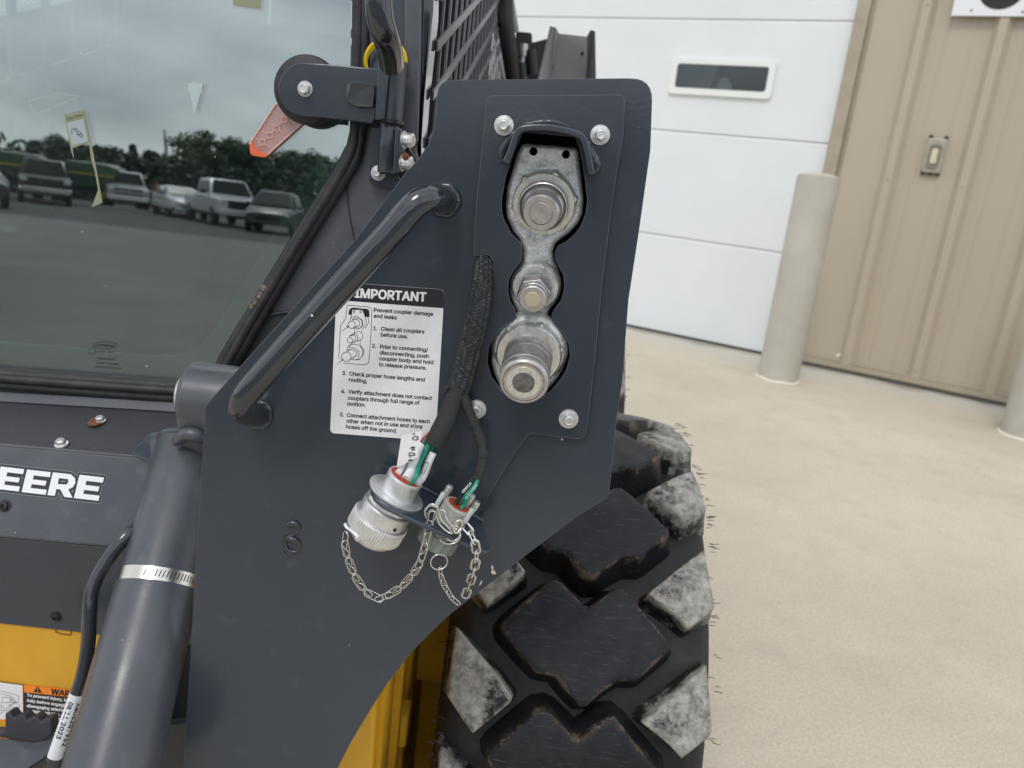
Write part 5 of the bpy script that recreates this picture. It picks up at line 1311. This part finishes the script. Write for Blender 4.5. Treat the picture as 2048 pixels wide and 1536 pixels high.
# ================================================================== THE YARD BEHIND THE CAMERA (seen mirrored in the cab glass)
def mirror(px, py):
    r = ray(px, py).normalized(); p = PG(px, py, 0); d = r-GN*2*r.dot(GN); return p, d
def onlot(px, py, z=0.): p, d = mirror(px, py); return p+d*((z-p.z)/d.z)
def atdist(px, py, dist): p, d = mirror(px, py); return p+d*(dist/Vector((d.x, d.y)).length)
def at_base(px, py, top):  # place so that base pixel is on the lot; returns position and metres per pixel there
    q = onlot(px, py); return q
carw = MAT('car_paint_white', (.62, .63, .64), .25, coat=.6); cars = MAT('car_paint_silver', (.36, .37, .39), .28, .3, coat=.6)
carb = MAT('car_paint_black', (.010, .011, .014), .3, coat=.12); card = MAT('car_paint_charcoal', (.018, .020, .025), .3, coat=.12)
chrome = MAT('chrome', (.6, .6, .62), .15, 1.); lampg = MAT('headlamp', (.55, .57, .6), .1); tyrem = MAT('car_tyre', (.012, .012, .013), .7)
def loft(stations):
    """stations: [(y, [(x, z) right half from bottom to top])]"""
    V, F = [], []; n = len(stations[0][1])*2
    for y, pr in stations:
        ring_ = [(x, z) for x, z in pr]+[(-x, z) for x, z in reversed(pr)]
        for x, z in ring_: V.append(Vector((x, y, z)))
    for k in range(len(stations)-1):
        for i in range(n): j = (i+1) % n; F.append((k*n+i, k*n+j, (k+1)*n+j, (k+1)*n+i))
    F.append(tuple(range(n-1, -1, -1))); b = (len(stations)-1)*n; F.append(tuple(range(b, b+n)))
    return V, F
def vehicle(kind, pos, yaw, mat, label, group=None):
    t = empty('pickup_truck' if kind == 'pickup' else 'parked_car', (pos.x, pos.y, 0), label=label, category='pickup' if kind == 'pickup' else 'car', group='vehicles parked in the yard')
    MT = Matrix.Rotation(yaw, 4, 'Z')
    def part(name, vf, m, parent=None, **kw): 
        o = mk(name, vf, m, None, **kw); o.parent = parent or t
        o.matrix_local = MT if parent is None else Matrix.Identity(4); return o
    if kind == 'pickup':
        W, hl_, rf, hood_, gz = 1.0, 2.9, 1.92, 1.22, .32
        body = part('body', loft([(-2.9, [(.9, .55), (.98, .6), (.98, 1.15), (.95, 1.2)]), (-.9, [(.92, .45), (1.0, .55), (1.0, 1.2), (.96, 1.25)]), (.9, [(.92, .45), (1.0, .55), (1.0, 1.18), (.95, 1.24)]),
            (1.3, [(.92, .45), (1.0, .55), (1.0, 1.12), (.93, 1.20)]), (2.5, [(.92, .45), (1.0, .55), (.99, 1.08), (.90, 1.16)]), (2.88, [(.9, .5), (.96, .58), (.95, 1.0), (.86, 1.09)])]), mat, bevel=.03, seg=2)
        part('cab', loft([(-1.0, [(.90, 1.18), (.92, 1.25), (.80, 1.80), (.70, 1.84)]), (-.85, [(.92, 1.18), (.93, 1.25), (.80, 1.86), (.70, 1.90)]), (.25, [(.92, 1.18), (.93, 1.25), (.80, 1.88), (.68, 1.92)]), (.55, [(.92, 1.18), (.93, 1.25), (.78, 1.82), (.66, 1.86)]), (1.25, [(.92, 1.14), (.92, 1.2), (.88, 1.22), (.8, 1.23)])]), mat, body, bevel=.03)
        part('windscreen', ([Vector(p) for p in ((-.82, 1.21, 1.30), (.82, 1.21, 1.30), (.66, .63, 1.86), (-.66, .63, 1.86))], [(0, 1, 2, 3)]), carglass, body, smooth=0)
        for sx in (-1, 1):
            part('side_window', ([Vector((sx*x, y, z)) for x, y, z in ((.935, 1.0, 1.30), (.83, .50, 1.78), (.83, -.75, 1.80), (.935, -.85, 1.30))], [(0, 1, 2, 3)]), carglass, body, smooth=0)
            part('headlight', boxv(Vector((sx*.80, 2.86, .98)), .13, .06, .08), lampg, body, bevel=.02)
            part('mirror', boxv(Vector((sx*1.10, .85, 1.32)), .10, .05, .09), black, body, bevel=.03)
            for y in (-1.85, 1.95):
                w_ = part('wheel', lathe(Vector((sx*.78, y, .40)), Vector((sx*2, y, .40)), [(0, .38), (.03, .40), (.20, .40), (.23, .37)], 28), tyrem)
                w2 = part('rim', lathe(Vector((sx*.80, y, .40)), Vector((sx*2, y, .40)), [(0, .24), (.215, .24), (.22, .2), (.19, .05)], 20), chrome, w_)
        part('grille', boxv(Vector((0, 2.88, .90)), .62, .05, .16), black, body, bevel=.03)
        for z in (.83, .93): part('grille_bar', boxv(Vector((0, 2.94, z)), .60, .015, .018), chrome if mat is not carb else card, body)
        part('bumper', boxv(Vector((0, 2.97, .58)), .96, .10, .12), mat if mat is carw else chrome, body, bevel=.04)
        part('air_intake', boxv(Vector((0, 2.99, .42)), .7, .08, .06), black, body, bevel=.02)
        part('bed_liner', boxv(Vector((0, -1.95, 1.17)), .85, .85, .03), black, body)
    else:
        tall = 1.62 if kind == 'suv' else 1.45
        body = part('body', loft([(-2.3, [(.75, .45), (.85, .5), (.82, .95), (.75, 1.0)]), (-1.9, [(.8, .3), (.9, .4), (.9, 1.0), (.8, 1.05)]), (1.0, [(.8, .3), (.92, .4), (.90, .95), (.82, 1.0)]), (1.9, [(.8, .32), (.9, .42), (.86, .82), (.7, .90)]), (2.3, [(.7, .4), (.78, .48), (.74, .68), (.6, .74)])]), mat, bevel=.05, seg=3)
        part('cabin', loft([(-2.1, [(.78, .95), (.80, 1.0), (.66, 1.05), (.6, 1.06)]), (-1.5, [(.84, .95), (.85, 1.0), (.66, tall-.08), (.58, tall-.03)]), (-.2, [(.86, .95), (.87, 1.0), (.66, tall-.03), (.56, tall)]), (.35, [(.86, .95), (.87, 1.0), (.64, tall-.1), (.55, tall-.06)]), (1.2, [(.84, .92), (.84, .96), (.78, .98), (.7, .99)])]), mat, body, bevel=.03)
        part('windscreen', ([Vector(p) for p in ((-.74, 1.15, 1.06), (.74, 1.15, 1.06), (.56, .46, tall-.06), (-.56, .46, tall-.06))], [(0, 1, 2, 3)]), carglass, body, smooth=0)
        for sx in (-1, 1):
            part('side_window', ([Vector((sx*x, y, z)) for x, y, z in ((.875, .95, 1.03), (.70, .35, tall-.14), (.70, -1.3, tall-.14), (.87, -1.6, 1.05))], [(0, 1, 2, 3)]), carglass, body, smooth=0)
            part('headlight', boxv(Vector((sx*.62, 2.18, .72)), .14, .10, .05), lampg, body, bevel=.02)
            part('mirror', boxv(Vector((sx*.98, .75, 1.05)), .07, .05, .06), black, body, bevel=.02)
            for y in (-1.4, 1.45):
                w_ = part('wheel', lathe(Vector((sx*.70, y, .33)), Vector((sx*2, y, .33)), [(0, .31), (.02, .33), (.17, .33), (.19, .31)], 28), tyrem)
                part('rim', lathe(Vector((sx*.72, y, .33)), Vector((sx*2, y, .33)), [(0, .22), (.175, .22), (.18, .18), (.15, .04)], 20), chrome, w_)
        part('grille', boxv(Vector((0, 2.24, .55)), .45, .06, .10), black, body, bevel=.03)
        part('bumper', boxv(Vector((0, 2.30, .40)), .70, .06, .06), mat, body, bevel=.03)
    return t
PITV = lambda q, yaw: q
def put(kind, px, py, dist, yawdeg, mat, label):
    q = atdist(px, py, dist); return vehicle(kind, q, radians(yawdeg), mat, label)

put('pickup', 446, 440, 37, -36, carw, 'white pickup truck facing the loader with its nose turned to the right')
put('pickup', 248, 440, 47, -30, cars, 'silver pickup truck parked nose-on left of the small white car')
put('pickup', 88, 420, 42, -32, carb, 'black pickup truck farthest left of the trucks')
put('car', 358, 440, 42, -36, carw, 'small white car parked between the silver and white pickups')
put('suv', 552, 430, 33, -10, card, 'charcoal sport utility vehicle parked beside the white pickup')
put('car', -60, 420, 31, -40, card, 'dark car at the left end of the parked row')
# strip of kerb and rough grass behind the parked row
def rowpt(az, d): return Vector((d*sin(radians(az)), -d*cos(radians(az)), 0))
kp = [rowpt(a, 43/cos(radians(a+26))*1.0) for a in range(-60, 31, 5)]
kv = kp+[p*1.008 for p in reversed(kp)]
mk('kerb', prism([p+Vector((0, 0, .12)) for p in kv], (0, 0, -.14)), MAT('kerb_concrete', (.4, .38, .33), .8), None, kind='structure')
# trees
barkm = MAT('bark', (.07, .05, .035), .9, mottle=((.11, .085, .06), 6, .4, .6))
def leafmat(n, a, b_): return MAT(n, a, .6, mottle=(b_, .9, .35, .65), fine=((a[0]*.5, a[1]*.5, a[2]*.5), 5, .5, .7))
leaf = [leafmat('leaf_green', (.035, .07, .02), (.055, .10, .03)), leafmat('spruce_needles', (.018, .042, .022), (.03, .06, .03)), leafmat('poplar_leaf', (.045, .085, .028), (.07, .12, .04))]
def crown_mesh(kind, seed, n=5200):
    rn = random.Random(seed); V, F = [], []
    blobs = []
    for k in range(26):   # unit-height crown, clumps
        t = rn.random()
        if kind == 0:
            a = rn.uniform(0, 2*pi); z = .28+.62*t; R_ = .36*sqrt(max(0, 1-((z-.58)/.42)**2)); r = R_*sqrt(rn.random())
            blobs.append((Vector((cos(a)*r, sin(a)*r, z)), rn.uniform(.08, .16)))
        elif kind == 1:
            a = rn.uniform(0, 2*pi); z = .08+.9*t; R_ = .22*(1-z)+.01; r = R_*rn.uniform(.4, 1)
            blobs.append((Vector((cos(a)*r, sin(a)*r, z)), .035+.06*(1-z)))
        else:
            a = rn.uniform(0, 2*pi); z = .12+.85*t; R_ = .11*sin(pi*min(1, max(.05, z)))**.5; r = R_*rn.random()
            blobs.append((Vector((cos(a)*r, sin(a)*r, z)), rn.uniform(.04, .08)))
    for k in range(n):
        c, r = blobs[k % len(blobs)]
        d = Vector((rn.gauss(0, 1), rn.gauss(0, 1), rn.gauss(0, 1))).normalized(); p = c+d*r*rn.uniform(.6, 1.08)
        s_ = rn.uniform(.014, .030); u = Vector((rn.gauss(0, 1), rn.gauss(0, 1), rn.gauss(0, 1))).normalized(); v = d.cross(u).normalized(); u = (u+d*.3).normalized()
        n0 = len(V); V += [p-u*s_, p+v*s_*.6, p+u*s_, p-v*s_*.6]; F.append((n0, n0+1, n0+2, n0+3))
    return mesh('crown', V, F, leaf[kind], 0)
def trunk_mesh(kind):
    top = (.55, .95, .85)[kind]; vs = [tube(catmull([Vector((0, 0, 0)), Vector((.01, 0, top*.4)), Vector((-.005, .01, top))], 4), 0, 8, rfun=lambda t: .022*(1-t)+.004)]
    if kind == 0:
        for a in range(6):
            z = .22+.05*a; vs.append(tube([Vector((0, 0, z)), Vector((cos(a*2.2)*.12, sin(a*2.2)*.12, z+.16)), Vector((cos(a*2.2)*.22, sin(a*2.2)*.22, z+.30))], 0, 6, rfun=lambda t: .010*(1-t)+.002))
    return mesh('trunk', *join(*vs), barkm, 60)
CM = [[crown_mesh(k, 10*k+i) for i in range(3)] for k in range(3)]; TM = [trunk_mesh(k) for k in range(3)]
KN = ('broadleaf tree with a rounded crown', 'dark conical spruce', 'slender upright poplar')
wh = ('behind the black pickup', 'behind the green farm machine', 'behind the silver pickup', 'behind the red-shirted worker', 'behind the white pickup', 'far right of the yard')
def tree(kind, pos, h, wsc, lab, seed):
    rn = random.Random(seed); t = empty(('broadleaf_tree', 'spruce_tree', 'poplar_tree')[kind], (pos.x, pos.y, 0), label=lab, category='tree', group='trees beyond the parking lot')
    m = Matrix.Rotation(rn.uniform(0, 6.28), 4, 'Z') @ Matrix.Diagonal((h*wsc, h*wsc, h, 1))
    for nm, me in (('trunk', TM[kind]), ('crown', CM[kind][seed % 3])):
        o = bpy.data.objects.new(nm, me); C.objects.link(o); o.parent = t; o.matrix_local = m
sd_ = 0
def treepx(kind, px, top, dist, wsc, lab):
    global sd_
    p, d = mirror(px, top); q = atdist(px, top, dist); h = max(2.5, q.z); sd_ += 1
    tree(kind, q, h, wsc, lab, sd_)
for a in ((0, 20, 292, 70, 1.1, 'low broadleaf tree at the far left of the reflected tree line'), (2, 68, 281, 78, 1.4, 'narrow poplar standing behind the black pickup'), (0, 120, 268, 72, 1.0, 'bushy broadleaf tree right of the narrow poplar'),
          (1, 152, 290, 66, 1.3, 'thin spruce behind the caution decal'), (0, 198, 288, 75, 1.2, 'rounded broadleaf tree left of the silver pickup'), (1, 264, 290, 70, 1.3, 'pointed spruce above the silver pickup'), (0, 300, 300, 72, 1.1, 'broadleaf tree between the spruce and the pylon'),
          (0, 336, 322, 64, 1.2, 'low tree at the foot of the pylon'), (0, 372, 318, 80, 1.1, 'small tree left of the great rounded one'), (0, 432, 264, 74, 1.35, 'tallest broadleaf tree with a broad domed crown behind the white pickup'), (0, 482, 276, 72, 1.2, 'second domed tree merging with the tallest one'),
          (0, 528, 290, 76, 1.2, 'domed tree behind the charcoal vehicle'), (0, 575, 300, 80, 1.3, 'broadleaf tree at the right end of the glass'), (0, 640, 305, 80, 1.3, 'broadleaf tree hidden behind the door seal'), (0, -30, 300, 75, 1.3, 'broadleaf tree just past the left edge'), (1, 232, 310, 80, 1.5, 'short spruce behind the silver pickup roof'),
          (0, 405, 296, 68, 1.2, 'broadleaf tree on the left shoulder of the great dome')):
    treepx(*a)
rn = random.Random(5)
for k, az in enumerate(range(-8, 64, 6)):     # tree line on round behind the photographer
    q = rowpt(az+rn.uniform(-2, 2), rn.uniform(66, 90)); tree(0 if k % 3 else 1, q, rn.uniform(6, 9.5), rn.uniform(1.0, 1.35), ('tall ' if k % 2 else 'lower ')+'tree number %s eastward in the line behind the photographer' % ('one', 'two', 'three', 'four', 'five', 'six', 'seven', 'eight', 'nine', 'ten', 'eleven', 'twelve')[k % 12], k+40)
hedge_me = crown_mesh(0, 77, 3200)
V, F = [], []
for k in range(14000):
    az = rn.uniform(-62, 60); d = rn.uniform(60, 64); p = rowpt(az, d); zz = rn.uniform(0, 3.6)+.9*noise.noise(p*.2)
    u = Vector((rn.gauss(0, 1), rn.gauss(0, 1), rn.gauss(0, 1))).normalized()*.35; v = Vector((rn.gauss(0, 1), rn.gauss(0, 1), rn.gauss(0, 1))).normalized()*.22
    c = p+Vector((0, 0, zz)); n0 = len(V); V += [c-u, c+v, c+u, c-v]; F.append((n0, n0+1, n0+2, n0+3))
o = mk('undergrowth', (V, F), leaf[1], None, smooth=0, kind='stuff', label='dark undergrowth below the tree line', category='undergrowth')
# lattice pylon
q = atdist(345, 262, 150); ph_ = q.z
py = empty('transmission_pylon', (q.x, q.y, 0), label='V-shaped steel lattice pylon above the tree line', category='pylon')
vs = []
def strut(a, b, r=.17): vs.append(tube([a, b], r, 5))
b0 = Vector((q.x, q.y, 0)); ax_ = Vector((cos(radians(24)), -sin(radians(24)), 0)); W_ = ph_*.11
for sx in (-1, 1):
    for dy in (-.4, .4):
        strut(b0+ax_*sx*.5+Vector((0, dy, 0)), b0+ax_*sx*.6+Vector((0, dy, ph_*.5))); strut(b0+ax_*sx*.6+Vector((0, dy, ph_*.5)), b0+ax_*sx*W_+Vector((0, 0, ph_)))
    for k in range(6):
        z0, z1 = ph_*.5*k/6, ph_*.5*(k+1)/6; strut(b0+ax_*sx*.55+Vector((0, 0, z0)), b0-ax_*sx*.55+Vector((0, 0, z1)), .06)
strut(b0-ax_*W_*1.1+Vector((0, 0, ph_*.86)), b0+ax_*W_*1.1+Vector((0, 0, ph_*.86))); strut(b0-ax_*W_*1.0+Vector((0, 0, ph_*.78)), b0+ax_*W_*1.0+Vector((0, 0, ph_*.86)), .07)
mk('lattice', join(*vs), MAT('pylon_steel', (.25, .26, .27), .5), py)
# green farm machinery left of the silver pickup
gm = MAT('farm_green', (.010, .055, .014), .3, coat=.4); gy = MAT('farm_yellow', (.62, .45, .02), .4)
def farm(px, dist, yaw, lab):
    q = atdist(px, 420, dist); t = empty('farm_implement', (q.x, q.y, 0), label=lab, category='farm machine', group='green farm machines on the lot'); MT = Matrix.Rotation(radians(yaw), 4, 'Z')
    def part(n, vf, m, **k): o = mk(n, vf, m, None, **k); o.parent = t; o.matrix_local = MT; return o
    part('hopper', loft([(-1.2, [(.7, .9), (1.4, 1.5), (1.45, 2.0), (1.1, 2.2)]), (1.2, [(.7, .9), (1.4, 1.5), (1.4, 1.95), (.9, 2.1)])]), gm, bevel=.05)
    part('stripe', boxv(Vector((0, 1.22, 1.55)), 1.2, .02, .025), gy)
    part('chassis', boxv(Vector((0, 0, .8)), 1.5, .6, .12), card)
    for x in (-1.35, .95):
        part('wheel', lathe(Vector((x-.2, .9, .62)), Vector((x+1, .9, .62)), [(0, .56), (.05, .62), (.4, .62), (.45, .56)], 28), tyrem); part('hub', lathe(Vector((x+.1, 1.2, .62)), Vector((x+.1, 3, .62)), [(0, .28), (.36, .28), (.4, .1)], 18), gy)
farm(30, 46, -30, 'green hopper implement with yellow stripe at the far left'); farm(180, 47, -20, 'green hopper implement with yellow stripe behind the silver pickup')
# worker bending over a dark engine on a trolley
q = atdist(322, 430, 51)
wk = empty('person', (q.x, q.y, 0), label='person in a red shirt and dark trousers bending over a dark machine', category='person')
yw = radians(20); MP = Matrix.Rotation(yw, 4, 'Z')
def skin(name, verts, edges, radii, mat, parent, root=0, mtx=None):
    me = bpy.data.meshes.new(name); me.from_pydata(verts, edges, []); me.materials.append(mat)
    o = bpy.data.objects.new(name, me); C.objects.link(o); o.parent = parent; o.matrix_local = mtx or Matrix.Identity(4)
    sk = o.modifiers.new('skin', 'SKIN'); sv = me.skin_vertices[0].data if me.skin_vertices else None
    if sv is None:
        bm = bmesh.new(); bm.from_mesh(me); bm.verts.layers.skin.verify(); bm.to_mesh(me); bm.free(); sv = me.skin_vertices[0].data
    for i, r in enumerate(radii): sv[i].radius = (r, r) if not isinstance(r, tuple) else r; sv[i].use_root = (i == root)
    o.modifiers.new('sub', 'SUBSURF').levels = 1; o.modifiers[-1].render_levels = 2
    for p in me.polygons: p.use_smooth = True
    return o
skm = MAT('skin', (.45, .27, .19), .5); redc = MAT('red_shirt', (.55, .03, .03), .7); trc = MAT('dark_trousers', (.02, .022, .03), .8); hair = MAT('brown_hair', (.04, .025, .015), .7)
bv = [(0, 0, .95), (0, .12, 1.15), (0, .30, 1.36), (0, .38, 1.45), (0, .45, 1.56), (0, .48, 1.64), (.18, .30, 1.34), (.24, .48, 1.12), (.20, .68, 1.02), (-.18, .30, 1.34), (-.24, .48, 1.12), (-.20, .68, 1.02), (.10, 0, .88), (.13, .03, .48), (.13, -.04, .09), (.13, .10, .04), (-.10, 0, .88), (-.13, .03, .48), (-.13, -.04, .09), (-.13, .10, .04)]
be = [(0, 1), (1, 2), (2, 3), (3, 4), (4, 5), (2, 6), (6, 7), (7, 8), (2, 9), (9, 10), (10, 11), (0, 12), (12, 13), (13, 14), (14, 15), (0, 16), (16, 17), (17, 18), (18, 19)]
body = skin('body', bv, be, [.13, .12, .13, .055, .085, .08, .06, .042, .028, .06, .042, .028, .085, .055, .04, .035, .085, .055, .04, .035], skm, wk, 0, MP)
skin('shirt', [bv[i] for i in (0, 1, 2, 6, 7, 9, 10)], [(0, 1), (1, 2), (2, 3), (3, 4), (2, 5), (5, 6)], [.145, .14, .15, .078, .06, .078, .06], redc, body)
skin('trousers', [bv[i] for i in (0, 12, 13, 14, 16, 17, 18)], [(0, 1), (1, 2), (2, 3), (0, 4), (4, 5), (5, 6)], [.145, .10, .075, .06, .10, .075, .06], trc, body)
hv, hf = lathe(Vector((0, .44, 1.60)), Vector((0, .46, 1.80)), [(0, .095), (.04, .10), (.08, .085), (.11, .05), (.12, .01)], 16); mk('hair', (hv, hf), hair, body)
for sx in (-1, 1):
    hnds = []
    for fgr in range(4): hnds.append(tube([Vector((sx*(.20-.014*fgr), .69, 1.01)), Vector((sx*(.20-.016*fgr), .74, 1.0)), Vector((sx*(.20-.016*fgr), .765-.004*abs(fgr-1), .975))], .008, 5))
    hnds.append(tube([Vector((sx*.165, .68, 1.01)), Vector((sx*.145, .71, .995))], .009, 5)); mk('hand', join(boxv(Vector((sx*.185, .69, 1.01)), .035, .04, .013), *hnds), skm, body, bevel=.004)
t = empty('engine_trolley', (q.x+sin(-yw)*-.9*-1, q.y+.95, 0), label='dark machine on small wheels in front of the red-shirted person', category='machine')
def pt(n, vf, m, par=t, **k): o = mk(n, vf, m, None, **k); o.parent = par; return o
pt('engine', boxv(Vector((0, 0, .62)), .55, .30, .26), carb, bevel=.06, seg=3); pt('cowling', boxv(Vector((.25, 0, .95)), .22, .22, .10), card, bevel=.05); pt('frame', boxv(Vector((0, 0, .32)), .65, .34, .04), card)
for x in (-.5, .5):
    for y in (-.3, .3): pt('wheel', lathe(Vector((x-.05, y, .15)), Vector((x+1, y, .15)), [(0, .13), (.01, .15), (.09, .15), (.1, .13)], 20), tyrem)
pt('handle_bar', tube([Vector((-.6, -.2, .35)), Vector((-.95, -.2, .95)), Vector((-.95, .2, .95)), Vector((-.6, .2, .35))], .02, 8), steelp)
